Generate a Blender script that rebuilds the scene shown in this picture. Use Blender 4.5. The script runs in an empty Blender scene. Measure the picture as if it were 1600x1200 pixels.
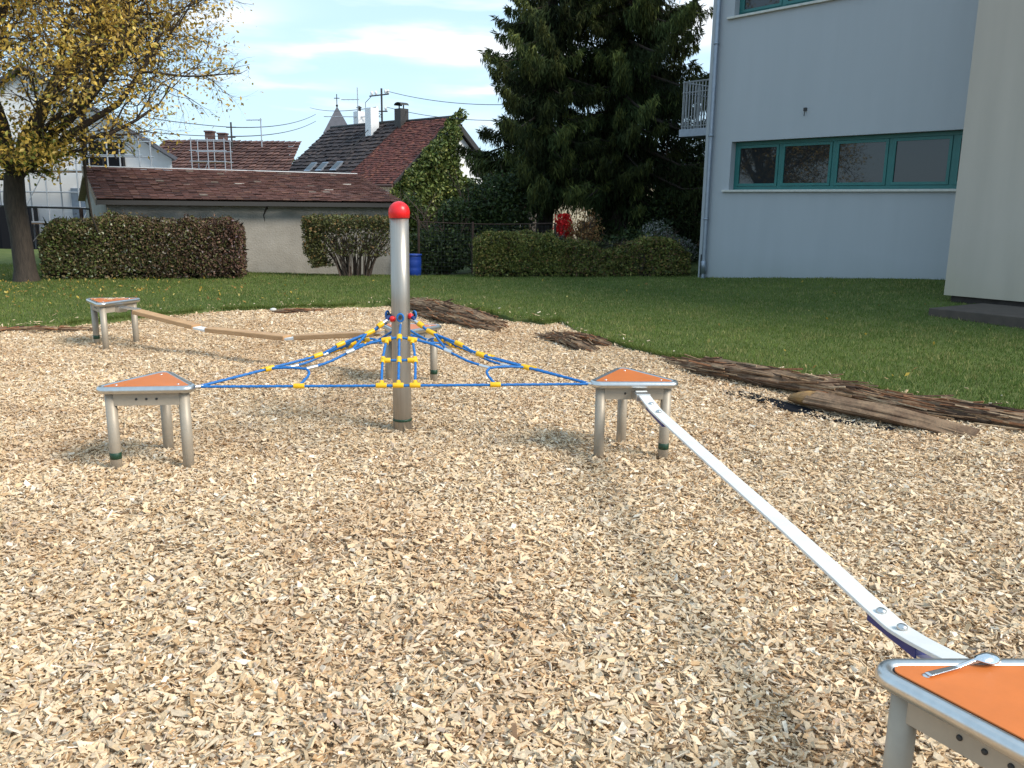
import bpy, math, random
import numpy as np
from mathutils import Vector, Matrix
PI = math.pi
R = math.radians
rng = np.random.default_rng(7)
random.seed(7)
sc = bpy.context.scene
col = sc.collection

# ------------------------------------------------------------------ camera
cd = bpy.data.cameras.new("camera")
cam = bpy.data.objects.new("camera", cd)
col.objects.link(cam)
cd.sensor_width = 36.0
cd.lens = 36.0 * 1320 / 1600
cd.clip_start = 0.05
cd.clip_end = 3000
pitch = math.atan(284 / 1320.0)
roll = 0.012
F = Vector((0, math.cos(pitch), -math.sin(pitch)))
U0 = Vector((0, math.sin(pitch), math.cos(pitch)))
R0 = Vector((1, 0, 0))
Rv = R0 * math.cos(roll) + U0 * math.sin(roll)
Uv = U0 * math.cos(roll) - R0 * math.sin(roll)
m = Matrix((Rv, Uv, -F)).transposed().to_4x4()
m.translation = Vector((0, 0, 1.6))
cam.matrix_world = m
sc.camera = cam
sc.render.resolution_x = 1024
sc.render.resolution_y = 768

# ------------------------------------------------------------------ light
SUN_AZ = 118.0      # degrees clockwise from the view direction (+Y)
SUN_EL = 41.0
w = bpy.data.worlds.new("World")
sc.world = w
w.use_nodes = True
nt = w.node_tree
nt.nodes.clear()
N = nt.nodes.new
lk = nt.links.new
out = N('ShaderNodeOutputWorld')
bg = N('ShaderNodeBackground')
bg.inputs['Strength'].default_value = 0.145
sky = N('ShaderNodeTexSky')
sky.sky_type = 'NISHITA'
sky.sun_disc = False
sky.sun_elevation = R(SUN_EL)
sky.sun_rotation = R(SUN_AZ)
sky.air_density = 1.0
sky.dust_density = .8
sky.ozone_density = 1.0
# thin stretched cirrus: noise over the direction, flattened near the horizon
WISPS = [(-.01, .168, .10, .014, .0, .95), (-.17, .172, .13, .007, .04, .6), (-.29, .128, .09, .006, -.02, .35), (-.02, .130, .06, .007, .02, .5), (-.34, .200, .07, .016, .05, .65), (-.03, .085, .06, .012, -.1, .35), (.21, .20, .05, .03, 0, 1.0)]
tc = N('ShaderNodeTexCoord')
sep = N('ShaderNodeSeparateXYZ')
lk(tc.outputs['Generated'], sep.inputs[0])
def mth(op, a, b=None, c=None):
    n = N('ShaderNodeMath'); n.operation = op
    for i, v in enumerate((a, b, c)):
        if v is None: continue
        if isinstance(v, (int, float)): n.inputs[i].default_value = v
        else: lk(v, n.inputs[i])
    return n.outputs[0]
zz = mth('MAXIMUM', sep.outputs['Z'], 0.0)
comb = N('ShaderNodeCombineXYZ')
lk(mth('MULTIPLY', sep.outputs['X'], 1.0), comb.inputs[0])
lk(mth('MULTIPLY', sep.outputs['Y'], 1.0), comb.inputs[1])
lk(mth('MULTIPLY', mth('ADD', zz, mth('MULTIPLY', sep.outputs['X'], 0.06)), 8.0), comb.inputs[2])
nz = N('ShaderNodeTexNoise'); nz.inputs['Scale'].default_value = 1.9
nz.inputs['Detail'].default_value = 7; nz.inputs['Roughness'].default_value = 0.52
nz.inputs['Distortion'].default_value = 0.25
mp = N('ShaderNodeMapping'); mp.inputs['Location'].default_value = (0.6, 0.0, 0.35)
lk(comb.outputs[0], mp.inputs[0]); lk(mp.outputs[0], nz.inputs['Vector'])
cr = N('ShaderNodeValToRGB')
cr.color_ramp.elements[0].position = 0.56; cr.color_ramp.elements[0].color = (0.10, 0.10, 0.10, 1)
cr.color_ramp.elements[1].position = 0.72; cr.color_ramp.elements[1].color = (0.9, 0.9, 0.9, 1)
lk(nz.outputs[0], cr.inputs[0])
# three long wisps low over the roofs: direction (x/y, z/y), spread, slope
yy_ = mth('MAXIMUM', sep.outputs['Y'], 0.05)
ca_ = mth('DIVIDE', sep.outputs['X'], yy_); ce_ = mth('DIVIDE', sep.outputs['Z'], yy_)
nz2 = N('ShaderNodeTexNoise'); nz2.inputs['Scale'].default_value = 5.0; nz2.inputs['Detail'].default_value = 8; nz2.inputs['Roughness'].default_value = .55
mp2 = N('ShaderNodeMapping'); mp2.inputs['Scale'].default_value = (1.0, 1.0, 5.5); lk(tc.outputs['Generated'], mp2.inputs[0]); lk(mp2.outputs[0], nz2.inputs['Vector'])
wob = mth('MULTIPLY', mth('SUBTRACT', nz2.outputs[0], .5), .075)
tot = cr.outputs[0]
for a0, e0, sa, se, slp, amp in WISPS:
    da = mth('SUBTRACT', ca_, a0)
    de = mth('ADD', mth('SUBTRACT', mth('SUBTRACT', ce_, e0), mth('MULTIPLY', da, slp)), wob)
    q1 = mth('POWER', mth('ABSOLUTE', mth('DIVIDE', da, sa)), 2.0); q2 = mth('POWER', mth('ABSOLUTE', mth('DIVIDE', de, se)), 2.0)
    g_ = mth('EXPONENT', mth('MULTIPLY', mth('ADD', q1, q2), -1.0))
    g_ = mth('MULTIPLY', g_, mth('MULTIPLY_ADD', nz2.outputs[0], 1.5, amp - .75))
    tot = mth('ADD', tot, mth('MAXIMUM', g_, 0.0))
tot = mth('MINIMUM', tot, .95)
mx = N('ShaderNodeMix'); mx.data_type = 'RGBA'
lk(tot, mx.inputs[0])
veil = N('ShaderNodeMix'); veil.data_type = 'RGBA'      # high thin veil evening out the blue
veil.inputs[0].default_value = 0.80
lk(sky.outputs[0], veil.inputs[6]); veil.inputs[7].default_value = (2.55, 3.95, 5.2, 1)
lk(veil.outputs[2], mx.inputs[6])
mx.inputs[7].default_value = (5.6, 5.8, 6.0, 1)
lk(mx.outputs[2], bg.inputs['Color'])
lk(bg.outputs[0], out.inputs[0])

sl = bpy.data.lights.new("sun", 'SUN')
sl.energy = 2.6
sl.angle = R(20.0)
sl.color = (1.0, 0.925, 0.81)
so = bpy.data.objects.new("sun", sl)
col.objects.link(so)
a = R(SUN_AZ); e = R(SUN_EL)
sd = Vector((math.sin(a) * math.cos(e), math.cos(a) * math.cos(e), math.sin(e)))
so.rotation_euler = sd.to_track_quat('Z', 'Y').to_euler()
so.location = (20, 0, 30)
sc.view_settings.view_transform = 'Standard'
sc.view_settings.look = 'None'
sc.view_settings.exposure = 0.68
sc.view_settings.gamma = 1.0

# ------------------------------------------------------------------ helpers
def vnoise(x, y, seed=0):
    x = np.asarray(x, float); y = np.asarray(y, float)
    xi = np.floor(x).astype(np.int64); yi = np.floor(y).astype(np.int64)
    fx = x - xi; fy = y - yi
    fx = fx * fx * (3 - 2 * fx); fy = fy * fy * (3 - 2 * fy)
    def h(i, j):
        n = (i * 374761393 + j * 668265263 + seed * 974711) & 0x7fffffff
        n = ((n ^ (n >> 13)) * 1274126177) & 0x7fffffff
        return ((n ^ (n >> 16)) & 0xffff) / 65535.0
    return (h(xi, yi) * (1 - fx) + h(xi + 1, yi) * fx) * (1 - fy) + (h(xi, yi + 1) * (1 - fx) + h(xi + 1, yi + 1) * fx) * fy
def fbm(x, y, seed=0, o=4):
    s = 0; a_ = .5
    for k in range(o):
        s = s + a_ * vnoise(np.asarray(x) * 2 ** k, np.asarray(y) * 2 ** k, seed + k); a_ *= .5
    return s
def smooth(t):
    t = np.clip(t, 0, 1); return t * t * (3 - 2 * t)

def tag(o, label, cat, group=None):
    o['label'] = label; o['category'] = cat
    if group: o['group'] = group
    return o
def kind(o, k): o['kind'] = k; return o
def empty(name, loc=(0, 0, 0), rz=0, label=None, cat=None, group=None):
    o = bpy.data.objects.new(name, None); col.objects.link(o)
    o.location = loc; o.rotation_euler = (0, 0, rz); o.empty_display_size = .1
    if label: tag(o, label, cat, group)
    return o

class MB:
    def __init__(s): s.v = []; s.f = []; s.uv = []; s.c = []; s.n = 0; s.sm = []; s.marks = []
    def mark(s): s.marks.append((s.n, len(s.f)))          # a new piece starts here
    def build_each(s, name, mat, parent=None, world=True, bevel=0, sub=None):
        ms = s.marks + [(s.n, len(s.f))]; res = []
        for (v0, f0), (v1, f1) in zip(ms[:-1], ms[1:]):
            if v1 == v0: continue
            t = MB(); t.v = s.v[v0:v1]; t.f = [tuple(i - v0 for i in f) for f in s.f[f0:f1]]; t.sm = s.sm[f0:f1]; t.c = s.c[f0:f1]; t.n = v1 - v0
            o = t.build(name, mat, parent, world, bevel)
            if sub is not None: o.parent = sub
            res.append(o)
        return res
    def add(s, vs, fs, smooth_=False, c=None, uv=None):
        s.v.extend([tuple(map(float, p)) for p in vs])
        for f in fs:
            s.f.append(tuple(i + s.n for i in f)); s.sm.append(smooth_); s.c.append(c)
        s.uv.append(uv)
        s.n += len(vs)
    def hexa(s, b, t, c=None):     # bottom 4, top 4 points (ccw from above)
        s.add(list(b) + list(t), [(3, 2, 1, 0), (4, 5, 6, 7), (0, 1, 5, 4), (1, 2, 6, 5), (2, 3, 7, 6), (3, 0, 4, 7)], c=c)
    def box(s, x0, x1, y0, y1, z0, z1, c=None):
        s.hexa([(x0, y0, z0), (x1, y0, z0), (x1, y1, z0), (x0, y1, z0)], [(x0, y0, z1), (x1, y0, z1), (x1, y1, z1), (x0, y1, z1)], c)
    def fbox(s, o, u, n, a0, a1, d0, d1, z0, z1, c=None):   # frame box: o + a*u + d*n
        P = lambda a_, d_, z_: (o[0] + a_ * u[0] + d_ * n[0], o[1] + a_ * u[1] + d_ * n[1], z_)
        pts = [(a0, d0), (a1, d0), (a1, d1), (a0, d1)]
        cr_ = u[0] * n[1] - u[1] * n[0]
        if cr_ * (a1 - a0) * (d1 - d0) < 0: pts = pts[::-1]
        s.hexa([P(p, q, z0) for p, q in pts], [P(p, q, z1) for p, q in pts], c)
    def beam(s, p, q, w_, h_, up=(0, 0, 1), c=None):
        p = Vector(p); q = Vector(q); d = (q - p).normalized(); u = Vector(up)
        sx = d.cross(u).normalized() * (w_ / 2); sz = sx.cross(d).normalized() * (h_ / 2)
        s.hexa([p - sx - sz, p + sx - sz, q + sx - sz, q - sx - sz], [p - sx + sz, p + sx + sz, q + sx + sz, q - sx + sz], c)
    def tube(s, pts, rad, seg=10, caps=True, lobes=0, twist=0, closed=False, sm=True):
        pts = [Vector(p) for p in pts]; n = len(pts)
        if not isinstance(rad, (list, tuple, np.ndarray)): rad = [rad] * n
        ring = []
        prev = None; L = 0
        for i, p in enumerate(pts):
            if closed: d = pts[(i + 1) % n] - pts[i - 1]
            else: d = pts[min(i + 1, n - 1)] - pts[max(i - 1, 0)]
            if d.length < 1e-9: d = Vector((0, 0, 1))
            d.normalize()
            if prev is None:
                x = d.orthogonal().normalized()
                if closed: x = d.cross(Vector((0, 0, 1))).normalized()
            else:
                x = (prev - d * prev.dot(d)).normalized()
                L += (p - pts[i - 1]).length
            prev = x; y = d.cross(x)
            for k in range(seg):
                an = 2 * PI * k / seg
                r_ = rad[i] * (1 + (0.16 * math.cos(lobes * an + twist * L) if lobes else 0))
                ring.append(p + x * math.cos(an) * r_ + y * math.sin(an) * r_)
        fs = []
        m_ = n if closed else n - 1
        for i in range(m_):
            j = (i + 1) % n
            for k in range(seg):
                k2 = (k + 1) % seg
                fs.append((i * seg + k, i * seg + k2, j * seg + k2, j * seg + k))
        s.add(ring, fs, sm)
        if caps and not closed:
            s.add(ring[:seg], [tuple(range(seg))[::-1]]); s.add(ring[-seg:], [tuple(range(seg))])
    def lathe(s, prof, cx=0, cy=0, seg=24, z0=0):
        vs = []; fs = []
        for r_, z in prof:
            for k in range(seg):
                an = 2 * PI * k / seg; vs.append((cx + r_ * math.cos(an), cy + r_ * math.sin(an), z + z0))
        for i in range(len(prof) - 1):
            for k in range(seg):
                k2 = (k + 1) % seg
                fs.append((i * seg + k, i * seg + k2, (i + 1) * seg + k2, (i + 1) * seg + k))
        s.add(vs, fs, True)
    def prism(s, pts, z0, z1, c=None):
        n = len(pts)
        s.add([(x, y, z0) for x, y in pts] + [(x, y, z1) for x, y in pts],
              [tuple(range(n))[::-1], tuple(range(n, 2 * n))] + [(i, (i + 1) % n, n + (i + 1) % n, n + i) for i in range(n)], c=c)
    def ball(s, p, r_, seg=12, sz=1.0):
        prof = [(max(r_ * math.sin(PI * i / 8), 1e-5), -r_ * sz * math.cos(PI * i / 8)) for i in range(9)]
        s.lathe(prof, p[0], p[1], seg, p[2])
    def build(s, name, mat, parent=None, world=True, bevel=0):
        v = np.array(s.v, dtype=float)
        if parent is not None and world:
            v = v - np.array(parent.location)
        me = bpy.data.meshes.new(name)
        me.from_pydata([tuple(p) for p in v], [], s.f)
        me.polygons.foreach_set('use_smooth', s.sm)
        if any(c is not None for c in s.c):
            at = me.attributes.new('Col', 'FLOAT_COLOR', 'FACE')
            arr = np.array([(c if c is not None else (.5, .5, .5)) + (1,) for c in s.c], dtype=np.float32)
            at.data.foreach_set('color', arr.ravel())
        me.materials.append(mat)
        me.update()
        o = bpy.data.objects.new(name, me); col.objects.link(o)
        if parent is not None: o.parent = parent
        if bevel:
            b = o.modifiers.new('bevel', 'BEVEL'); b.width = bevel; b.segments = 2; b.limit_method = 'ANGLE'; b.angle_limit = R(40)
        return o

def np_mesh(name, verts, nper, faces_pat, mat, colors=None, parent=None, smooth_=False):
    """verts: (K,nper,3); faces_pat: list of equal-length index tuples"""
    K = verts.shape[0]
    pat = np.array(faces_pat); nf, fl = pat.shape
    v = verts.reshape(-1, 3)
    if parent is not None: v = v - np.array(parent.location)
    idx = (pat[None] + (np.arange(K) * nper)[:, None, None]).reshape(-1)
    me = bpy.data.meshes.new(name)
    me.vertices.add(len(v)); me.vertices.foreach_set('co', v.astype(np.float32).ravel())
    me.loops.add(len(idx)); me.loops.foreach_set('vertex_index', idx.astype(np.int32))
    me.polygons.add(K * nf)
    me.polygons.foreach_set('loop_start', (np.arange(K * nf) * fl).astype(np.int32))
    me.polygons.foreach_set('use_smooth', np.full(K * nf, smooth_))
    me.update(calc_edges=True)
    if colors is not None:      # (K,3) or (K,nf,3)
        c = colors if colors.ndim == 3 else np.repeat(colors[:, None], nf, 1)
        c = np.concatenate([c, np.ones(c.shape[:2] + (1,))], 2).astype(np.float32)
        at = me.attributes.new('Col', 'FLOAT_COLOR', 'FACE'); at.data.foreach_set('color', c.ravel())
    me.materials.append(mat)
    o = bpy.data.objects.new(name, me); col.objects.link(o)
    if parent is not None: o.parent = parent
    return o

# ------------------------------------------------------------------ materials
def mat(name, c=(.5, .5, .5), rough=.7, metal=0, attr=False, noise=0, nscale=8, bump=0, bscale=30, stretch=(1, 1, 1),
        c2=None, spec=.5, trans=0, sub=0, coord='Object'):
    m = bpy.data.materials.new(name); m.use_nodes = True
    t = m.node_tree; b = t.nodes['Principled BSDF']; n = t.nodes.new; l = t.links.new
    b.inputs['Roughness'].default_value = rough; b.inputs['Metallic'].default_value = metal
    b.inputs['Specular IOR Level'].default_value = spec
    b.inputs['Base Color'].default_value = c + (1,)
    src = None
    if attr:
        a_ = n('ShaderNodeAttribute'); a_.attribute_name = 'Col'; src = a_.outputs['Color']
    if noise or c2:
        tc_ = n('ShaderNodeTexCoord'); mp_ = n('ShaderNodeMapping'); mp_.inputs['Scale'].default_value = stretch
        l(tc_.outputs[coord], mp_.inputs[0])
        z = n('ShaderNodeTexNoise'); z.inputs['Scale'].default_value = nscale; z.inputs['Detail'].default_value = 6; z.inputs['Roughness'].default_value = .6
        l(mp_.outputs[0], z.inputs['Vector'])
        r_ = n('ShaderNodeMapRange'); r_.inputs[1].default_value = .3; r_.inputs[2].default_value = .7
        l(z.outputs[0], r_.inputs[0])
        x = n('ShaderNodeMix'); x.data_type = 'RGBA'
        if c2:
            l(r_.outputs[0], x.inputs[0]); x.inputs[6].default_value = c + (1,); x.inputs[7].default_value = c2 + (1,)
        else:
            r_.inputs[3].default_value = 1 - noise; r_.inputs[4].default_value = 1 + noise
            x.blend_type = 'MULTIPLY'; x.inputs[0].default_value = 1
            if src: l(src, x.inputs[6])
            else: x.inputs[6].default_value = c + (1,)
            l(r_.outputs[0], x.inputs[7])
        src = x.outputs[2]
    if src: l(src, b.inputs['Base Color'])
    if bump:
        tc_ = n('ShaderNodeTexCoord'); mp_ = n('ShaderNodeMapping'); mp_.inputs['Scale'].default_value = stretch
        l(tc_.outputs[coord], mp_.inputs[0])
        z = n('ShaderNodeTexNoise'); z.inputs['Scale'].default_value = bscale; z.inputs['Detail'].default_value = 5
        l(mp_.outputs[0], z.inputs['Vector'])
        bb = n('ShaderNodeBump'); bb.inputs['Strength'].default_value = 1; bb.inputs['Distance'].default_value = bump
        l(z.outputs[0], bb.inputs['Height']); l(bb.outputs[0], b.inputs['Normal'])
    if trans:
        tr = n('ShaderNodeBsdfTranslucent'); ms = n('ShaderNodeMixShader'); ms.inputs[0].default_value = trans
        if src: l(src, tr.inputs[0])
        else: tr.inputs[0].default_value = c + (1,)
        o_ = t.nodes['Material Output']
        l(b.outputs[0], ms.inputs[1]); l(tr.outputs[0], ms.inputs[2]); l(ms.outputs[0], o_.inputs[0])
    return m
M = dict(
    chip=mat('wood_chip', attr=True, rough=.8, noise=.22, nscale=90, bump=.0015, bscale=160, spec=.25),
    bed=mat('chip_bed', (.42, .29, .165), .95, c2=(.62, .46, .29), nscale=55, bump=.012, bscale=60, spec=.1),
    soil=mat('soil', (.035, .024, .015), .95, c2=(.09, .06, .035), nscale=9, bump=.02, bscale=40, spec=.1),
    turf=mat('turf', (.07, .10, .028), .95, c2=(.125, .145, .05), nscale=3, bump=.01, bscale=60, spec=.1),
    blade=mat('grass_blade', attr=True, rough=.65, trans=.3, spec=.2),
    leaf=mat('leaf', attr=True, rough=.55, trans=.35, spec=.3),
    needle=mat('needle', attr=True, rough=.75, trans=.1, spec=.15),
    hedge=mat('hedge_leaf', attr=True, rough=.5, trans=.2, spec=.35),
    bark=mat('bark', (.028, .021, .016), .9, c2=(.065, .048, .036), nscale=10, stretch=(3, 3, .6), bump=.01, bscale=20),
    twig=mat('twig', (.10, .065, .045), .85, noise=.3, nscale=20),
    steel=mat('steel', (.62, .61, .59), .32, 1, noise=.08, nscale=30, bump=.0003, bscale=80),
    pole=mat('brushed_steel', (.40, .365, .32), .36, .7, noise=.10, nscale=14, stretch=(6, 6, .15)),
    leg=mat('satin_metal', (.38, .325, .255), .5, .2, noise=.07, nscale=12, bump=.0004, bscale=90),
    orange=mat('orange_panel', (.60, .165, .036), .42, noise=.09, nscale=7, bump=.0002, bscale=200),
    rubber=mat('black_rubber', (.012, .012, .013), .7),
    green=mat('green_band', (.010, .045, .022), .5),
    red=mat('red_plastic', (.72, .012, .014), .33, noise=.04, nscale=10),
    yellow=mat('yellow_plastic', (.82, .46, .008), .38, noise=.05, nscale=20),
    rope=mat('blue_rope', (.012, .14, .42), .6, noise=.25, nscale=90, bump=.001, bscale=300),
    navy=mat('navy_rope', (.008, .03, .13), .6, noise=.2, nscale=60),
    blue=mat('blue_pad', (.012, .022, .16), .5),
    ferrule=mat('aluminium', (.72, .72, .72), .3, .9),
    belt=mat('white_belt', (.70, .69, .66), .55, noise=.07, nscale=9, bump=.0004, bscale=150),
    chrome=mat('chrome', (.8, .8, .8), .12, 1),
    plank=mat('plank_wood', (.40, .22, .10), .6, c2=(.56, .34, .17), nscale=6, stretch=(1, 1, 6), bump=.001, bscale=40),
    school=mat('blue_render', (.35, .385, .41), .85, noise=.035, nscale=1.2, bump=.0012, bscale=180, spec=.2),
    teal=mat('teal_frame', (.022, .140, .132), .42, noise=.08, nscale=6),
    stone=mat('sill_stone', (.55, .54, .50), .7, noise=.12, nscale=12),
    zinc=mat('zinc', (.30, .34, .40), .42, .7, noise=.1, nscale=9),
    grate=mat('grey_metal', (.34, .35, .36), .45, .5),
    brown=mat('brown_plinth', (.05, .04, .035), .9, noise=.3, nscale=8),
    slab=mat('concrete', (.080, .060, .048), .85, noise=.2, nscale=7, bump=.002, bscale=60),
    render_grey=mat('grey_render', (.255, .235, .205), .9, c2=(.35, .325, .29), nscale=1.7, bump=.010, bscale=28, spec=.2),
    white=mat('white_render', (.80, .80, .80), .85, noise=.03, nscale=2, bump=.001, bscale=80),
    cream=mat('cream_render', (.80, .70, .50), .85, noise=.05, nscale=2),
    tile=mat('roof_tile', attr=True, rough=.8, noise=.25, nscale=9, bump=.003, bscale=50, spec=.3),
    slate=mat('slate', (.085, .085, .10), .6, noise=.15, nscale=3),
    dark=mat('dark_trim', (.03, .028, .027), .6),
    tube=mat('galvanised', (.45, .47, .50), .4, .6, noise=.1, nscale=5),
    board=mat('deck_board', (.25, .18, .12), .8, noise=.2, nscale=6),
    wire=mat('wire', (.04, .04, .045), .6),
    rust=mat('rusty_post', (.05, .028, .020), .8, noise=.3, nscale=12),
    brick=mat('chimney_brick', (.11, .060, .050), .85, noise=.25, nscale=12),
    barrel=mat('blue_barrel', (.012, .05, .30), .45, noise=.1, nscale=8),
    tarp=mat('blue_tarp', (.03, .08, .28), .5),
    cloth=mat('black_fabric', (.012, .013, .016), .95, spec=.05),
    log=mat('old_log', (.11, .066, .042), .9, c2=(.28, .185, .115), nscale=7, stretch=(1, 1, 1), bump=.015, bscale=22, spec=.2),
    strip=mat('bark_strip', attr=True, rough=.9, noise=.3, nscale=30, bump=.003, bscale=60, spec=.15),
    cut=mat('cut_wood', (.36, .20, .06), .8, c2=(.20, .11, .05), nscale=14, bump=.002, bscale=60),
)
# the school's creamy bay: algae-stained near its foot (a stain with a shape of its own)
def bay_mat(name='cream_bay', ca=(.465, .415, .36, 1), cb=(.38, .335, .22, 1), ztop=.75, amt=.55, streak=.05):
    m = bpy.data.materials.new(name); m.use_nodes = True
    t = m.node_tree; b = t.nodes['Principled BSDF']; n = t.nodes.new; l = t.links.new
    b.inputs['Roughness'].default_value = .85; b.inputs['Specular IOR Level'].default_value = .2
    g = n('ShaderNodeNewGeometry'); s_ = n('ShaderNodeSeparateXYZ'); l(g.outputs['Position'], s_.inputs[0])
    z = n('ShaderNodeTexNoise'); z.inputs['Scale'].default_value = 1.1; z.inputs['Detail'].default_value = 4
    l(g.outputs['Position'], z.inputs['Vector'])
    ad = n('ShaderNodeMath'); ad.operation = 'MULTIPLY_ADD'; ad.inputs[1].default_value = -1.0
    l(z.outputs[0], ad.inputs[0]); l(s_.outputs[2], ad.inputs[2])
    mr = n('ShaderNodeMapRange'); mr.inputs[1].default_value = -.45; mr.inputs[2].default_value = ztop; mr.inputs[3].default_value = amt; mr.inputs[4].default_value = 0
    l(ad.outputs[0], mr.inputs[0])
    x = n('ShaderNodeMix'); x.data_type = 'RGBA'; l(mr.outputs[0], x.inputs[0])
    x.inputs[6].default_value = ca; x.inputs[7].default_value = cb
    mpp = n('ShaderNodeMapping'); mpp.inputs['Scale'].default_value = (2.2, 2.2, .25); l(g.outputs['Position'], mpp.inputs[0])
    z3 = n('ShaderNodeTexNoise'); z3.inputs['Scale'].default_value = 1.6; z3.inputs['Detail'].default_value = 6; l(mpp.outputs[0], z3.inputs['Vector'])
    r3 = n('ShaderNodeMapRange'); r3.inputs[1].default_value = .3; r3.inputs[2].default_value = .7; r3.inputs[3].default_value = 1 - streak; r3.inputs[4].default_value = 1 + streak; l(z3.outputs[0], r3.inputs[0])
    x3 = n('ShaderNodeMix'); x3.data_type = 'RGBA'; x3.blend_type = 'MULTIPLY'; x3.inputs[0].default_value = 1; l(x.outputs[2], x3.inputs[6]); l(r3.outputs[0], x3.inputs[7])
    l(x3.outputs[2], b.inputs['Base Color'])
    z2 = n('ShaderNodeTexNoise'); z2.inputs['Scale'].default_value = 120; l(g.outputs['Position'], z2.inputs['Vector'])
    bb = n('ShaderNodeBump'); bb.inputs['Distance'].default_value = .0015; l(z2.outputs[0], bb.inputs['Height']); l(bb.outputs[0], b.inputs['Normal'])
    return m
M['bay'] = bay_mat()
M['school'] = bay_mat('blue_school_render', (.40, .422, .447, 1), (.28, .31, .29, 1), .25, .35, .025)
def glass_mat():
    m = bpy.data.materials.new('window_glass'); m.use_nodes = True
    t = m.node_tree; b = t.nodes['Principled BSDF']
    b.inputs['Base Color'].default_value = (.02, .022, .024, 1); b.inputs['Roughness'].default_value = .02
    b.inputs['Specular IOR Level'].default_value = .5; b.inputs['IOR'].default_value = 1.6
    return m
M['glass'] = glass_mat()
def clothy(c): return mat('sheet', c, .7)

# ------------------------------------------------------------------ terrain
EX = np.array([-40, -14, -9, -6.9, -6.28, -5.92, -4.98, -4.37, -3.27, -1.83, -1.02, -.01, .42, .66, .80, 1.29, 1.66, 2.41, 2.89, 3.29, 3.58, 4.04, 5.2, 7, 12, 40])
EY = np.array([8.2, 8.6, 9.4, 9.95, 10.25, 10.44, 11.42, 12.16, 12.57, 13.28, 13.2, 11.66, 11.3, 11.5, 10.55, 9.40, 8.64, 8.24, 7.46, 7.05, 6.6, 6.40, 5.7, 4.6, 2.5, -5])
def edge(x):
    x = np.asarray(x, float)
    return np.interp(x, EX, EY) + .16 * (fbm(x * 2.2, x * 0 + 3.3, 5) - .45) + .12 * (vnoise(x * 8, x * 0, 9) - .5)
def rise(x, y):
    r_ = .40 * np.clip((x - 3.9) / 3.6, 0, 1) * smooth((y - 10.2) / 5.0)
    dip = -.26 * smooth((y - 17.5) / 4.0) * smooth((1.5 - x) / 4.0) * smooth((x + 8.5) / 5)
    return r_ + dip
def gz(x, y):      # chip bed height
    x = np.asarray(x, float); y = np.asarray(y, float)
    return -.018 + .10 * (fbm(x * .9, y * .9, 11) - .47) + .055 * (fbm(x * 3.0, y * 3.0, 21) - .47)
def lz(x, y):      # lawn height
    return .03 + rise(np.asarray(x, float), np.asarray(y, float)) + .03 * (fbm(np.asarray(x) * .6, np.asarray(y) * .6, 31) - .47)

def grid_obj(name, X, Y, Z, mt):
    nr, nc = X.shape
    v = np.stack([X, Y, Z], -1).reshape(-1, 3)
    i = np.arange(nr * nc).reshape(nr, nc)
    f = np.stack([i[:-1, :-1], i[:-1, 1:], i[1:, 1:], i[1:, :-1]], -1).reshape(-1, 4)
    me = bpy.data.meshes.new(name); me.from_pydata(v.tolist(), [], f.tolist())
    me.polygons.foreach_set('use_smooth', np.ones(len(f), bool)); me.materials.append(mt); me.update()
    o = bpy.data.objects.new(name, me); col.objects.link(o); return o

xs = np.concatenate([-np.geomspace(900, 20, 14), np.linspace(-18, 18, 73), np.geomspace(20, 900, 14)])
ys = np.concatenate([-np.geomspace(900, 6, 14), np.linspace(-4, 40, 89), np.geomspace(44, 900, 14)])
X, Y = np.meshgrid(xs, ys)
kind(grid_obj('ground', X, Y, -.16 + rise(X, Y) * (Y < 45), M['soil']), 'structure')
# chip bed sheet
xs = np.linspace(-11, 8, 230); ts = np.linspace(0, 1, 170)
X = np.repeat(xs[None], len(ts), 0)
Y = -2 + (edge(X) + .25 + 2) * ts[:, None]
kind(grid_obj('wood_chip_bed', X, Y, gz(X, Y) - .03 * smooth((ts[:, None] - .97) / .03), M['bed']), 'structure')
# lawn sheet, with a torn vertical lip of soil
xs = np.linspace(-24, 14, 700)
ts = np.concatenate([[-.012, 0], np.linspace(0, 1, 90)[1:] ** 1.3])
X = np.repeat(xs[None], len(ts), 0)
E0 = edge(X)
Y = E0 + (26 - E0) * np.maximum(ts[:, None], 0)
Z = lz(X, Y)
Z[0] = -.14; Y[0] += .035
kind(grid_obj('lawn', X, Y, Z, M['turf']), 'structure')

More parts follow.
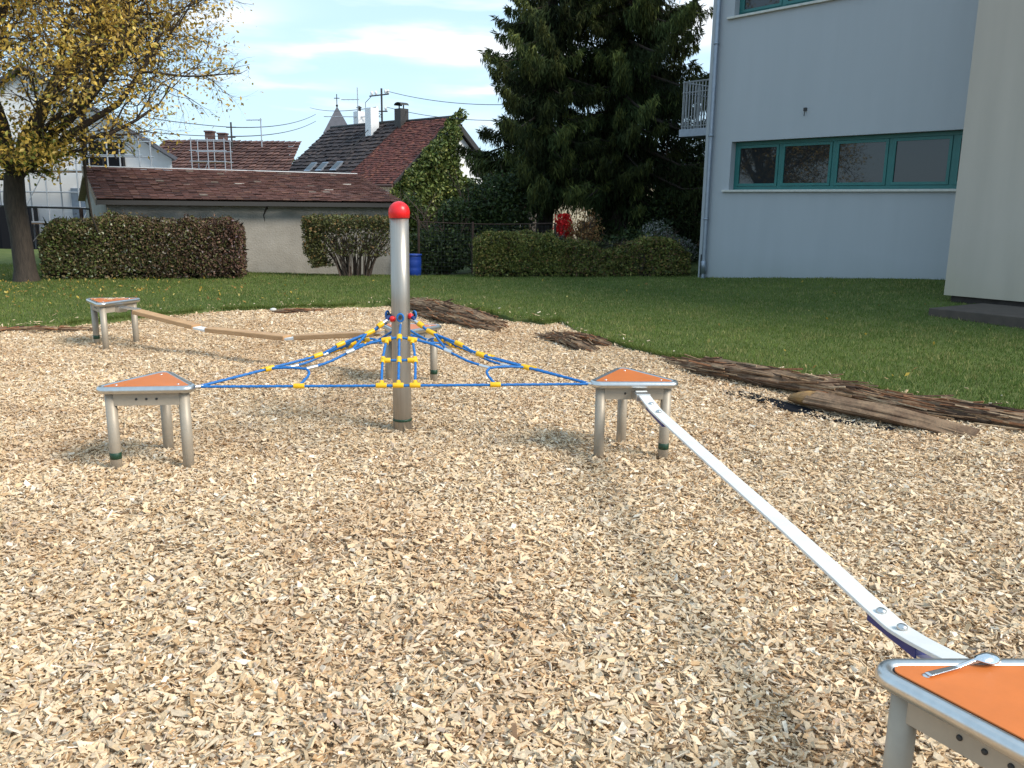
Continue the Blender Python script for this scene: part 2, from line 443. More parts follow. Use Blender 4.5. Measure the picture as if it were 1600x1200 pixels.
# ------------------------------------------------------------------ wood chips
def chips(name, x, y, z, mt=None, scale=1.0, tiltsd=.38, seed=1, parent=None):
    r_ = np.random.default_rng(seed); K = len(x)
    L = np.clip(r_.lognormal(math.log(.0260), .45, K), .010, .075) * scale
    Wd = np.clip(L * r_.uniform(.18, .68, K), .0035, .022) * np.where(r_.random(K) < .4, .5, 1)
    T = r_.uniform(.0018, .0052, K) * scale
    sx = np.array([-1, 1, 1, -1, -1, 1, 1, -1]) * .5; sy = np.array([-1, -1, 1, 1, -1, -1, 1, 1]) * .5; sz = np.array([-1, -1, -1, -1, 1, 1, 1, 1]) * .5
    lx = sx[None] * L[:, None]; ly = sy[None] * Wd[:, None]; lz_ = sz[None] * T[:, None]
    sh = r_.normal(0, .22, K)[:, None] * np.array([1, -1, -1, 1, 1, -1, -1, 1])[None] * .5     # skewed ends
    lx = lx + np.sign(ly) * Wd[:, None] * .5 * r_.uniform(-.9, .9, K)[:, None]
    ly = ly * (1 + sh)
    lz_ = lz_ + (lx / L[:, None]) ** 2 * T[:, None] * r_.uniform(-1.5, 1.5, K)[:, None]
    v = np.stack([lx, ly, lz_], -1)
    v += r_.normal(0, 1, v.shape) * (Wd[:, None, None] * .06)
    yaw = r_.uniform(0, 2 * PI, K); p1 = r_.normal(0, tiltsd, K); p2 = r_.normal(0, tiltsd * 1.1, K)
    def rot(v, an, i, j):
        c, s_ = np.cos(an)[:, None], np.sin(an)[:, None]; o = v.copy()
        o[..., i] = v[..., i] * c - v[..., j] * s_; o[..., j] = v[..., i] * s_ + v[..., j] * c; return o
    v = rot(v, p2, 1, 2); v = rot(v, p1, 0, 2); v = rot(v, yaw, 0, 1)
    v += np.stack([x, y, z], -1)[:, None]
    pal = np.array([(.74, .57, .385), (.70, .52, .330), (.64, .455, .270), (.595, .465, .325), (.51, .325, .170), (.455, .35, .265), (.27, .17, .10), (.82, .70, .55)])
    pr = np.array([.25, .27, .18, .13, .055, .03, .015, .07])
    patch = fbm(x * .8, y * .8, 77); dirt = smooth((fbm(x * 2.1, y * 2.1, 78) - .52) / .12)[:, None]
    c = pal[r_.choice(len(pal), K, p=pr)] * r_.uniform(.82, 1.12, K)[:, None] * (0.90 + .22 * patch)[:, None] * (1 - dirt * np.array([.08, .12, .15]))
    fc = np.repeat(c[:, None], 6, 1) * r_.uniform(.88, 1.08, (K, 6))[..., None]
    return np_mesh(name, v, 8, [(3, 2, 1, 0), (4, 5, 6, 7), (0, 1, 5, 4), (1, 2, 6, 5), (2, 3, 7, 6), (3, 0, 4, 7)], mt or M['chip'], fc, parent)
def sample(y0, y1, dens, marg, seed):
    dens = dens * 1.3
    r_ = np.random.default_rng(seed); xm = .62 * y1 + marg
    n = int(dens * 2 * xm * (y1 - y0)); x = r_.uniform(-xm, xm, n); y = r_.uniform(y0, y1, n)
    k = (np.abs(x) < .62 * y + marg) & (y < edge(x) + .02 + .06 * r_.random(n))
    return x[k], y[k]
XS, YS = [], []
for i, (y0, y1, d_, mg) in enumerate([(.9, 2, 6400, .7), (2, 3, 6400, .7), (3, 4, 5800, .7), (4, 5, 5000, .7), (5, 6.5, 4300, .7), (6.5, 8, 3600, .6), (8, 10, 3000, .5), (10, 13.6, 2500, .3)]):
    x, y = sample(y0, y1, d_, mg, 100 + i); XS.append(x); YS.append(y)
x = np.concatenate(XS); y = np.concatenate(YS)
foots = []
z = gz(x, y) + rng.uniform(.0, .026, len(x)) ** 1.0 + .012 * (fbm(x * 14, y * 14, 55, 2) - .4)
kind(chips('wood_chips', x, y, z, seed=3, scale=.84), 'stuff')
print('chips', len(x))
# stray chips and yellow leaves thrown on the grass beside the edge
r_ = np.random.default_rng(5)
n = 420; x = r_.uniform(-7, 8, n); y = edge(x) + .02 + r_.exponential(.30, n); k = y < 17; x, y = x[k], y[k]
kind(chips('stray_wood_chips', x, y, lz(x, y) + .022, seed=9, scale=.95), 'stuff')

# ------------------------------------------------------------------ grass
def blades(name, x, y, z, h, wd, colr, lean=.5, seed=0):
    r_ = np.random.default_rng(seed); K = len(x); an = r_.uniform(0, 2 * PI, K)
    dx, dy = np.cos(an) * wd, np.sin(an) * wd
    la = r_.uniform(0, 2 * PI, K); ll = r_.uniform(.1, 1, K) * lean * h
    b0 = np.stack([x - dx, y - dy, z], -1); b1 = np.stack([x + dx, y + dy, z], -1)
    t = np.stack([x + np.cos(la) * ll, y + np.sin(la) * ll, z + h], -1)
    return np_mesh(name, np.stack([b0, b1, t], 1), 3, [(0, 1, 2)], M['blade'], colr)
n = 420000
r_ = np.random.default_rng(12)
y = 5.5 + (20 - 5.5) * r_.random(n) ** 1.15; x = r_.uniform(-1, 1, n) * (.64 * y + 1.0)
k = y > edge(x) - .03; x, y = x[k], y[k]
pat = fbm(x * .7, y * .7, 41); pat2 = fbm(x * 3, y * 3, 43)
h = r_.uniform(.018, .05, len(x)) * (.6 + .9 * pat2) * np.where(y - edge(x) < .2, 1.35, 1)
base = np.array([.155, .205, .046]); yel = np.array([.31, .29, .11]); dk = np.array([.105, .155, .034])
t1 = np.clip((pat - .35) * 2.2, 0, 1)[:, None]
c = dk * (1 - t1) + base * t1
c = np.where((r_.random(len(x)) < .10 + .25 * (pat2 > .58))[:, None], yel, c) * r_.uniform(.7, 1.3, len(x))[:, None]
kind(blades('grass', x, y, lz(x, y) - .005, h, r_.uniform(.002, .0055, len(x)) * (1 + y * .03), c, .8, 3), 'stuff')
# longer tufts hanging over the torn lip
n = 30000; x = r_.uniform(-8, 7.5, n); y = edge(x) + np.abs(r_.normal(0, .06, n)); k = vnoise(x * 2.3, x * 0, 4) > .42; x, y = x[k], y[k]
kind(blades('edge_grass', x, y, lz(x, y) - .02, r_.uniform(.04, .10, len(x)), .003, base * r_.uniform(.5, 1.2, len(x))[:, None], 1.0, 8), 'stuff')

# ------------------------------------------------------------------ leaf clouds
def leaves(name, pts, size, cols, mt, parent=None, nrm=None, jit=1.0, aspect=.55, seed=0, down=0):
    r_ = np.random.default_rng(seed); K = len(pts)
    d = r_.normal(0, 1, (K, 3))
    if down: d[:, 2] -= down
    d /= np.linalg.norm(d, axis=1)[:, None]
    q = r_.normal(0, 1, (K, 3))
    if nrm is not None: q = nrm + jit * q
    s_ = np.cross(d, q); s_ /= (np.linalg.norm(s_, axis=1)[:, None] + 1e-9)
    nn = np.cross(s_, d)
    L = (size * r_.uniform(.6, 1.35, K))[:, None]
    p = np.asarray(pts)
    v = np.stack([p - d * L * .5, p + s_ * L * aspect * .5 + nn * L * .08, p + d * L * .55, p - s_ * L * aspect * .5 + nn * L * .08], 1)
    return np_mesh(name, v, 4, [(0, 1, 2, 3)], mt, cols, parent)
def palette(K, cols, p, seed=0, var=.25):
    r_ = np.random.default_rng(seed); c = np.array(cols)[r_.choice(len(cols), K, p=p)]
    return c * r_.uniform(1 - var, 1 + var, K)[:, None]

def hedge(name, P0, P1, th, hgt, n, cols, p, size, label, seed, wav=.10, round_=.2, group='hedges along the far edge of the lawn', stems=40, topf=None, hole=.0):
    """trimmed hedge from P0 to P1 (x,y), thickness th away from the viewer"""
    r_ = np.random.default_rng(seed)
    P0 = np.array(P0, float); P1 = np.array(P1, float); L = np.linalg.norm(P1 - P0); u = (P1 - P0) / L; nv = np.array([-u[1], u[0]])
    root = empty(name, (P0[0], P0[1], float(lz(P0[0], P0[1])) - .02), 0, label, 'hedge', group)
    K = n; s_ = r_.uniform(0, L, K); t_ = r_.uniform(0, 1, K); h_ = r_.random(K)
    # push most leaves to the outer shell
    f_ = r_.random(K); shell = r_.random(K) < .82
    dep = np.abs(r_.normal(0, .05, K))
    side = r_.choice(4, K, p=[.62, .26, .06, .06])
    t_ = np.where(shell & (side == 0), dep / th, t_); 
    h_ = np.where(shell & (side == 1), 1 - dep / hgt, h_)
    s_ = np.where(shell & (side == 2), dep, s_); s_ = np.where(shell & (side == 3), L - dep, s_)
    bulge = wav * (fbm(s_ * 1.6, h_ * hgt * 1.6 + 9, seed) - .5) * 2
    H = hgt * (1 + (topf(s_ / L) if topf else 0)) + .13 * (fbm(s_ * 2.6, t_ * 2, seed + 3) - .5) * 2 + np.where(r_.random(K) < .03, .10 * r_.random(K), 0)
    zz_ = h_ * H
    # round the shoulders
    ends = np.minimum(s_, L - s_); rr = np.clip(1 - ends / .25, 0, 1) * np.clip((h_ - .75) / .25, 0, 1)
    zz_ -= rr * round_
    tt = (t_ - .5) * th; fr = np.clip((h_ - .8) / .2, 0, 1) ** 2 * round_ * .6
    tt = tt + np.where(t_ < .5, 1, -1) * fr - np.where(t_ < .5, 1, -1) * bulge
    x = P0[0] + u[0] * s_ + nv[0] * (tt + th / 2); y = P0[1] + u[1] * s_ + nv[1] * (tt + th / 2)
    z = lz(x, y) + .03 + zz_
    keep = ((fbm(s_ * 4.5, zz_ * 4.5, seed + 7) > hole)) & ~((h_ < .10) & (r_.random(K) < .6))
    pts = np.stack([x, y, z], -1)[keep]
    c = palette(len(pts), cols, p, seed, .35)
    big = fbm(s_[keep] * .9, zz_[keep] * .9, seed + 11)[:, None]
    c = c * (.75 + .5 * big)
    if seed == 1:
        q_ = (s_[keep] / L)[:, None]; c = c * (np.array([.95, 1.22, .9]) * (1 - q_) + np.array([.92, .72, .92]) * q_)
    leaves('foliage', pts, size, c, M['hedge'], root, seed=seed)
    b = MB()
    for k in range(stems):
        s0 = r_.uniform(.1, L - .1); t0 = r_.uniform(.2, .8) * th
        p = np.array([P0[0] + u[0] * s0 + nv[0] * t0, P0[1] + u[1] * s0 + nv[1] * t0, 0]); p[2] = lz(p[0], p[1]) - .05
        for q in range(3):
            e_ = p + np.array([u[0] * r_.normal(0, .18), u[1] * r_.normal(0, .18), hgt * r_.uniform(.7, .95)]) + np.array([nv[0], nv[1], 0]) * r_.normal(0, .1)
            mid_ = (p + e_) / 2 + r_.normal(0, .04, 3)
            b.tube([p, mid_, e_], [.012, .008, .004], 5, False)
    b.build('stem', M['twig'], root)
    # dense inner mesh of twigs
    Kt = int(L * 900)
    s0 = r_.uniform(.08, L - .08, Kt); t0 = r_.uniform(.2, .8, Kt) * th; h0 = r_.uniform(.05, .9, Kt) * hgt
    pt = np.stack([P0[0] + u[0] * s0 + nv[0] * t0, P0[1] + u[1] * s0 + nv[1] * t0, h0], -1); pt[:, 2] += lz(pt[:, 0], pt[:, 1])
    leaves('twigs', pt, .34, palette(Kt, [(.05, .035, .025), (.035, .04, .02)], [.6, .4], seed), M['hedge'], root, aspect=.22, seed=seed + 5)
    return root

HG = [(.16, .10, .055), (.11, .07, .042), (.12, .13, .04), (.22, .15, .085), (.065, .042, .03), (.42, .38, .32)]
hedge('hedge', (-9.05, 16.25), (-5.42, 17.0), .9, 1.15, 30000, HG, [.23, .18, .33, .12, .10, .04], .062,
      'long clipped coppery brown hedge beside the yellow tree, in front of the grey shed', 1, topf=lambda q: .03 * np.sin(q * 7) - .07 * (q < .30))
HR = [(.12, .145, .032), (.18, .19, .045), (.26, .22, .06), (.06, .08, .022), (.27, .15, .06)]
hedge('hedge', (-.86, 18.2), (1.10, 18.3), .9, .92, 16000, HR, [.3, .3, .14, .22, .04], .052,
      'clipped olive green hedge right of the steel pole, with a rounded left end', 2, topf=lambda q: -.03 * q)
hedge('hedge', (1.0, 18.35), (3.93, 18.75), .8, .72, 20000, HR + [(.16, .09, .05)], [.26, .24, .17, .18, .05, .10], .055,
      'loose yellowish hedge running up to the pale blue school wall', 3, wav=.2, topf=lambda q: .12 * np.sin(q * 9 + 1))

def shrub(name, base, rx, ry, hgt, n, cols, p, size, label, cat='shrub', seed=0, stems=14, zlow=.1, lobes=9, group=None, shell=.6, mt='hedge', aspect=.55, down=0, spread=.8):
    r_ = np.random.default_rng(seed)
    b0 = np.array([base[0], base[1], base[2] if len(base) > 2 else float(lz(base[0], base[1]))])
    root = empty(name, tuple(b0), 0, label, cat, group)
    cen = []
    for k in range(lobes):
        q = r_.normal(0, 1, 3); q /= np.linalg.norm(q)
        q = q * r_.uniform(.35, .75); rad = r_.uniform(.32, .55)
        cen.append((q[0] * rx, q[1] * ry, hgt * (zlow + (1 - zlow) * (.5 + q[2] * .5)), rad))
    w_ = np.array([c_[3] ** 2 for c_ in cen]); w_ /= w_.sum(); ci = r_.choice(lobes, n, p=w_)
    C_ = np.array(cen)[ci]; d = r_.normal(0, 1, (n, 3)); d /= np.linalg.norm(d, axis=1)[:, None]
    rr = np.where(r_.random(n) < shell, r_.normal(.95, .10, n), r_.random(n) ** .5) * C_[:, 3]
    rr = rr * (1 + .25 * (fbm(d[:, 0] * 3 + ci, d[:, 2] * 3 + 5, seed) - .45) * 2)
    sc_ = np.array([rx, ry, hgt * .55])
    pts = C_[:, :3] + d * rr[:, None] * sc_
    pts[:, 2] = np.clip(pts[:, 2], hgt * zlow * .5 + .02, hgt * 1.05) + r_.normal(0, .02, n)
    pts = pts + b0
    lum = .8 + .4 * fbm(pts[:, 0] * 2, pts[:, 2] * 2, seed + 3)
    leaves('foliage', pts, size, palette(n, cols, p, seed, .3) * lum[:, None], M[mt], root, seed=seed, aspect=aspect, down=down)
    if stems:
        b = MB()
        for k in range(stems):
            an = r_.uniform(0, 2 * PI); rad = r_.uniform(.2, spread)
            e_ = b0 + np.array([math.cos(an) * rx * rad, math.sin(an) * ry * rad, hgt * r_.uniform(.6, .92)])
            p0 = b0 + np.array([math.cos(an) * rx * .08, math.sin(an) * ry * .08, -.05])
            m1 = p0 * .65 + e_ * .35 + np.array([0, 0, hgt * .08]) + r_.normal(0, .04, 3)
            m2 = p0 * .3 + e_ * .7 + np.array([0, 0, hgt * .05]) + r_.normal(0, .05, 3)
            r0 = .012 + .012 * hgt * r_.random()
            b.tube([p0, m1, m2, e_], [r0, r0 * .75, r0 * .5, r0 * .25], 6, False)
            for q in range(4):
                t_ = r_.uniform(.3, .9); s_ = m1 * (1 - t_) + e_ * t_
                b.tube([s_, s_ + np.array([r_.normal(0, .22) * rx, r_.normal(0, .22) * ry, r_.uniform(.05, .3) * hgt])], [r0 * .4, r0 * .15], 5, False)
        b.build('stem', M['twig'], root)
    return root
# the bare-legged clipped bush before the shed: leaves on top and left only
r0_ = np.random.default_rng(44)
bx, by = -3.42, 18.15
bz = float(lz(bx, by))
broot = empty('clipped_shrub', (bx, by, bz), 0, 'clipped shrub with many bare branching stems and a leafy top, left of the steel pole', 'shrub')
n = 12000
x = r0_.uniform(-.98, 1.05, n); yy = r0_.uniform(-.45, .45, n); zt = 1.27 + .16 * (fbm(x * 3, yy * 4, 3) - .5) - .25 * np.clip(np.abs(x + .03) - .8, 0, 1)
dep = np.abs(r0_.normal(0, .13, n)) + .18 * r0_.random(n) ** 3
z = zt - dep
k = r0_.random(n) < .36
x = np.where(k, -1.0 + np.abs(r0_.normal(0, .15, n)) + .12 * r0_.random(n), x); z = np.where(k, r0_.uniform(.2, 1.2, n), z)
x = x + np.where(k, .45 * np.clip(.55 - z, 0, 1), 0)
k2 = (r0_.random(n) < .15) & ~k; z = np.where(k2, r0_.uniform(.45, 1.1, n), z); yy = np.where(k2, -.4 + .1 * r0_.random(n), yy)
pts = np.stack([bx + x, by + yy, bz + z], -1)
leaves('foliage', pts, .058, palette(n, [(.09, .10, .03), (.15, .14, .045), (.06, .06, .025), (.22, .13, .05)], [.35, .25, .28, .12], 4, .35), M['hedge'], broot, seed=4)
b = MB()
for k in range(60):
    an = r0_.uniform(-1, 1); p0 = np.array([bx + .05 + an * .30, by + r0_.normal(0, .1), bz - .05])
    e_ = np.array([bx + .02 + an * 1.0 + r0_.normal(0, .12), by + r0_.uniform(-.4, .4), bz + r0_.uniform(.8, 1.15)])
    m1 = p0 + (e_ - p0) * np.array([.25, .3, .45]) + r0_.normal(0, .03, 3); m2 = p0 + (e_ - p0) * np.array([.65, .7, .75]) + r0_.normal(0, .05, 3)
    b.tube([p0, m1, m2, e_], [.017, .013, .009, .005], 6, False)
    for q in range(5):
        t_ = r0_.random(); s_ = m1 * (1 - t_) + m2 * t_
        b.tube([s_, s_ + np.array([r0_.normal(0, .16), r0_.normal(0, .1), r0_.uniform(.1, .35)])], [.006, .003], 5, False)
b.build('stem', M['twig'], broot)

r_ = np.random.default_rng(15); n = 680
x = np.concatenate([r_.normal(-8.6, 2.2, 600), r_.uniform(-8, 8, n - 600)]); y = np.concatenate([r_.normal(14.6, 1.6, 600), r_.uniform(7, 18, n - 600)])
k = (y > edge(x) + .1) & (y < 18); x, y = x[k], y[k]
kind(leaves('fallen_leaves', np.stack([x, y, lz(x, y) + .035], -1), .055, palette(len(x), [(.50, .34, .06), (.34, .20, .06), (.60, .48, .16)], [.5, .3, .2], 3), M['leaf'], nrm=np.array([[0, 0, 1.]]), jit=.35, seed=3), 'stuff')

# ------------------------------------------------------------------ yellow tree
def broadleaf(base, seed=3):
    r_ = random.Random(seed); root = empty('deciduous_tree', tuple(base), 0, 'large autumn tree with yellow leaves, dark trunk behind the left end of the brown hedge', 'tree')
    tr = MB(); tips = []
    base = Vector(base)
    trunk = [base + Vector(p) for p in ((0, 0, -.2), (-.0, 0, .25), (-.02, 0, .9), (-.06, 0, 1.5), (-.03, .02, 2.0))]
    tr.tube(trunk, [.29, .195, .18, .19, .17], 14, False)
    def grow(p, d, L, rad, depth):
        n = 5 if depth < 2 else 4; pts = [p]; rs = [rad]
        for i in range(n):
            j = .16 if depth < 2 else .24
            d = (d + Vector((r_.gauss(0, j), r_.gauss(0, j), r_.gauss(0, j) + (.05 if depth < 2 else -.02)))).normalized()
            if p.x > base.x + 3.65 + .4 * r_.random() or p.z < 1.9 + .38 * max(0, p.x - base.x - .4) and depth > 1: break
            p = p + d * (L / n); pts.append(p.copy()); rs.append(rad * (1 - .62 * (i + 1) / n))
            if depth < 4 and (i > 0 or depth > 1):
                for q in range(2 if depth in (1, 2) else 1 + (r_.random() < .7)):
                    ax = Vector((r_.gauss(0, 1), r_.gauss(0, 1), r_.gauss(0, .55)))
                    dd = (d * r_.uniform(.55, 1.0) + ax.normalized() * r_.uniform(.5, .9)).normalized()
                    grow(p, dd, L * r_.uniform(.42, .62), rs[-1] * .6, depth + 1)
            if depth >= 2:
                tips.append((p.copy(), depth))
        if len(pts) > 1: tr.tube(pts, rs, 8 if depth < 1 else (5 if depth < 3 else 3), False)
    fork = trunk[-1]
    for d, L, rad in (((.55, .1, .95), 4.1, .12), ((-.35, .1, 1.1), 4.2, .13), ((.1, -.25, 1.2), 4.6, .12), ((-.8, -.1, .8), 3.4, .10),
                      ((.95, -.15, .58), 3.7, .095), ((.9, .3, .75), 3.8, .085), ((.25, .6, 1.0), 3.8, .09), ((-.2, -.7, .8), 3.2, .08)):
        grow(fork + Vector((0, 0, r_.uniform(-.25, .15))), Vector(d).normalized(), L, rad, 0)
    for d, L, rad, z in (((1.0, .0, .50), 3.3, .055, 2.0), ((.8, -.7, .5), 2.5, .045, 2.0), ((-1., -.4, .4), 2.4, .05, 1.9), ((-.6, -.8, .7), 2.6, .05, 2.0), ((1.0, -.1, .42), 1.9, .045, 1.75), ((.9, -.5, .45), 1.1, .035, 1.6), ((-.9, -.3, .1), 1.8, .04, 1.7), ((.5, -.8, .15), 1.4, .03, 1.8), ((1.0, .2, .38), 2.9, .06, 2.1)):
        grow(base + Vector((0, 0, z + .2)), Vector(d).normalized(), L, rad, 1)
    tr.build('trunk', M['bark'], root)
    T = np.array([tuple(p) for p, _ in tips]); rr = np.random.default_rng(9)
    rel = T - np.array(base)
    # thin towards the outer right, denser near the trunk
    dens = np.clip(1.5 - .22 * np.hypot(rel[:, 0] - 0, rel[:, 1]) - .10 * np.maximum(rel[:, 2] - 2.2, 0), .38, 1.6)
    clump = np.where(rr.random(len(T)) < .38, 2.4, .14)
    cnt = rr.poisson(dens * clump * LEAFN / len(T))
    P_ = np.repeat(T, cnt, 0) + rr.normal(0, .10, (cnt.sum(), 3))
    rel = P_ - np.array(base)
    keep = rel[:, 2] > 1.50 + .42 * np.maximum(rel[:, 0] - .5, 0) + .2 * (rr.random(len(rel)) - .5)
    P_ = P_[keep]; rel = rel[keep]
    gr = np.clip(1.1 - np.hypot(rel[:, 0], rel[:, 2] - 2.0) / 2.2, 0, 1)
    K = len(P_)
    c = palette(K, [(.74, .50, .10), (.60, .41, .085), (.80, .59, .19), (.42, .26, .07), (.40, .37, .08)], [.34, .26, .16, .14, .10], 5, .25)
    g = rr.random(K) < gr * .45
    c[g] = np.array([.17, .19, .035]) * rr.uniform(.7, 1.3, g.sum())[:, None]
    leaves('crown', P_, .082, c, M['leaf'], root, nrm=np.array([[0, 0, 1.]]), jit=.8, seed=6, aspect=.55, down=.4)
    print('tree tips', len(T), 'leaves', K)
LEAFN = 60000
broadleaf((-9.20, 16.0, 0.0))

# ------------------------------------------------------------------ spruces
def spruce(base, H, Rm, seed, label, lean=(0, 0), low=.6, n_level=.28, thin=1.0, hue=1.0, lowleft=False):
    r_ = np.random.default_rng(seed); base = np.array(base, float)
    root = empty('spruce_tree', tuple(base), 0, label, 'tree', 'dark spruces behind the fence')
    b = MB()
    ax = lambda z: base + np.array([lean[0] * z / H + .05 * math.sin(z), lean[1] * z / H, z])
    b.tube([ax(z) for z in np.linspace(-.2, H * .97, 14)], list(np.linspace(.26, .02, 14)), 10, False)
    PT = []; DR = []; SZ = []; CL = []
    z = low
    while z < H * .97:
        fr = 1 - z / H
        nb = max(4, int(r_.integers(8, 12)))
        for k in range(nb):
            an = r_.uniform(0, 2 * PI)
            L = Rm * (fr ** .62) * r_.choice([r_.uniform(.5, .8), r_.uniform(.85, 1.18)]) + .15
            L *= 1 + .22 * math.sin(3 * an + seed + z * .5)
            if z < 2.0: L *= .85
            if lowleft and z < 2.7 and math.cos(an) < -.1: L *= .42
            dv = np.array([math.cos(an), math.sin(an), 0]); p0 = ax(z)
            ts_ = np.linspace(0, 1, 9)
            droop = L * .26 * (.6 + fr); up = .30 * L
            pts = np.array([p0 + dv * L * t + np.array([0, 0, -droop * t + up * max(0, t - .62) ** 1.3 * 2.2]) for t in ts_])
            b.tube(pts, list(np.linspace(.035 * (L / 2.5) + .008, .006, 9)), 4, False)
            m_ = int(L / .019 * thin)
            t = r_.random(m_) ** .8 * .97 + .03; t = np.where(t < .12, r_.random(m_), t)
            idx = np.clip((t * 8).astype(int), 0, 7); fq = t * 8 - idx
            q = pts[idx] * (1 - fq[:, None]) + pts[idx + 1] * fq[:, None]
            side = np.array([-dv[1], dv[0], 0])
            wd = .34 * (1 - t) ** .6 * min(L / 2, 1) + .05
            off = r_.uniform(-1, 1, m_) * wd
            hang = (.14 + .40 * np.sin(np.pi * np.clip(t, 0, 1)) * r_.random(m_)) * (.5 + .6 * fr + .2)
            a0 = q + side * off[:, None] + np.array([0, 0, -.04]) * (np.abs(off) / .2)[:, None]
            tone = (.55 + 1.3 * r_.random() ** 1.6) 
            for s_ in range(5):
                f_ = (s_ + r_.random(m_)) / 5
                pp = a0 + np.array([0, 0, -1.]) * (hang * f_)[:, None] + r_.normal(0, .022, (m_, 3))
                dd = np.stack([r_.normal(0, .35, m_) + dv[0] * .5 * (1 - f_), r_.normal(0, .35, m_) + dv[1] * .5 * (1 - f_), -.35 - f_ * 1.1], -1)
                PT.append(pp); DR.append(dd); SZ.append(r_.uniform(.12, .24, m_) * (1.15 - .4 * f_))
                young = np.clip((t - .55) * 2, 0, 1) * r_.random(m_)
                cc = np.array([.026, .040, .014])[None] * (1 - young[:, None]) + np.array([.12, .13, .032])[None] * young[:, None]
                CL.append(cc * (tone * r_.uniform(.7, 1.3, m_))[:, None] * hue)
            # tip shoots
            tp = pts[-1] + r_.normal(0, .03, (8, 3)); PT.append(tp); DR.append(np.tile(dv + [0, 0, .35], (8, 1)) + r_.normal(0, .3, (8, 3)))
            SZ.append(r_.uniform(.12, .22, 8)); CL.append(np.tile([.05, .07, .02], (8, 1)))
        z += n_level * r_.uniform(.7, 1.3) * (1 if z < H * .7 else .8)
    b.build('trunk', M['bark'], root)
    P_ = np.concatenate(PT); D = np.concatenate(DR); S = np.concatenate(SZ); C_ = np.concatenate(CL)
    D /= np.linalg.norm(D, axis=1)[:, None]; q = r_.normal(0, 1, P_.shape); s_ = np.cross(D, q); s_ /= np.linalg.norm(s_, axis=1)[:, None]
    Lh = S[:, None]
    v = np.stack([P_ - D * Lh * .5, P_ + s_ * Lh * .085, P_ + D * Lh * .6, P_ - s_ * Lh * .085], 1)
    np_mesh('crown', v, 4, [(0, 1, 2, 3)], M['needle'], C_, root)
    print('spruce', len(P_))
spruce((2.85, 23.5, -.3), 14.5, 3.15, 2, 'broad dark spruce with drooping branches, filling the gap left of the blue school wall', low=.9, lowleft=True)
spruce((.75, 23.0, -.3), 12.5, 2.3, 5, 'narrower dark spruce whose long tips reach left over the ivy-covered house', low=2.7, lean=(.25, 0))

# ------------------------------------------------------------------ shrubs behind the fence
DG = [(.035, .060, .018), (.055, .085, .022), (.022, .038, .014), (.10, .12, .03)]
dgp = [.35, .3, .25, .1]
G2 = 'dark shrubs behind the wire fence'
shrub('evergreen_shrub', (-1.75, 21.2, -.3), 1.15, .9, 2.05, 15000, DG, dgp, .09, 'dark leafy shrub directly right of the red pole cap, under the ivy', seed=21, group=G2)
shrub('evergreen_shrub', (-.55, 22.0, -.3), 1.2, .9, 2.75, 17000, DG, dgp, .09, 'tallest dark green shrub between the ivy and the left spruce', seed=22, group=G2)
shrub('evergreen_shrub', (1.75, 21.2, -.3), .55, .6, .95, 3500, DG, dgp, .08, 'low dark shrub under the red bush, behind the hedge', seed=23, group=G2)
shrub('evergreen_shrub', (4.5, 22.6, -.3), 1.25, .9, 4.1, 22000, DG, dgp, .09, 'tall dark shrub right of the spruces, beside the school corner', seed=24, group=G2)
shrub('evergreen_shrub', (2.9, 21.9, -.3), 1.3, .8, 1.35, 11000, DG, dgp, .09, 'dark low shrub beneath the broad spruce, above the loose hedge', seed=28, group=G2)
shrub('silvery_shrub', (3.35, 19.4), .85, .5, 1.15, 7000, [(.20, .20, .19), (.32, .32, .31), (.05, .08, .03), (.12, .13, .10)], [.25, .12, .38, .25], .055, 'bushy shrub with silvery grey leaves rising behind the loose hedge', seed=25)
shrub('red_shrub', (1.27, 20.6), .30, .25, 1.22, 2600, [(.75, .015, .015), (.55, .02, .02)], [.6, .4], .06, 'small bright red autumn shrub in front of the cream wall', seed=26, zlow=.66, lobes=6)
shrub('orange_brown_shrub', (1.72, 20.3), .5, .35, 1.35, 1500, [(.30, .14, .05), (.22, .12, .05), (.35, .22, .08)], [.4, .35, .25], .06, 'thin orange brown shrub with arching twigs right of the red shrub', seed=27, zlow=.2, shell=.2)
shrub('small_tree', (-15.6, 58, -.3), 1.6, 1.4, 5.2, 6500, [(.10, .11, .03), (.16, .13, .05), (.07, .09, .03)], [.4, .3, .3], .16, 'bushy green tree top showing between the two tiled roofs', 'tree', seed=30, shell=.3, mt='leaf')
shrub('small_tree', (.35, 60, -.3), 1.4, 1.4, 5.6, 5000, [(.10, .11, .03), (.16, .13, .05), (.07, .09, .03)], [.4, .3, .3], .16, 'distant green tree top peeping over the right slope of the ivy house', 'tree', seed=31, shell=.3, mt='leaf')

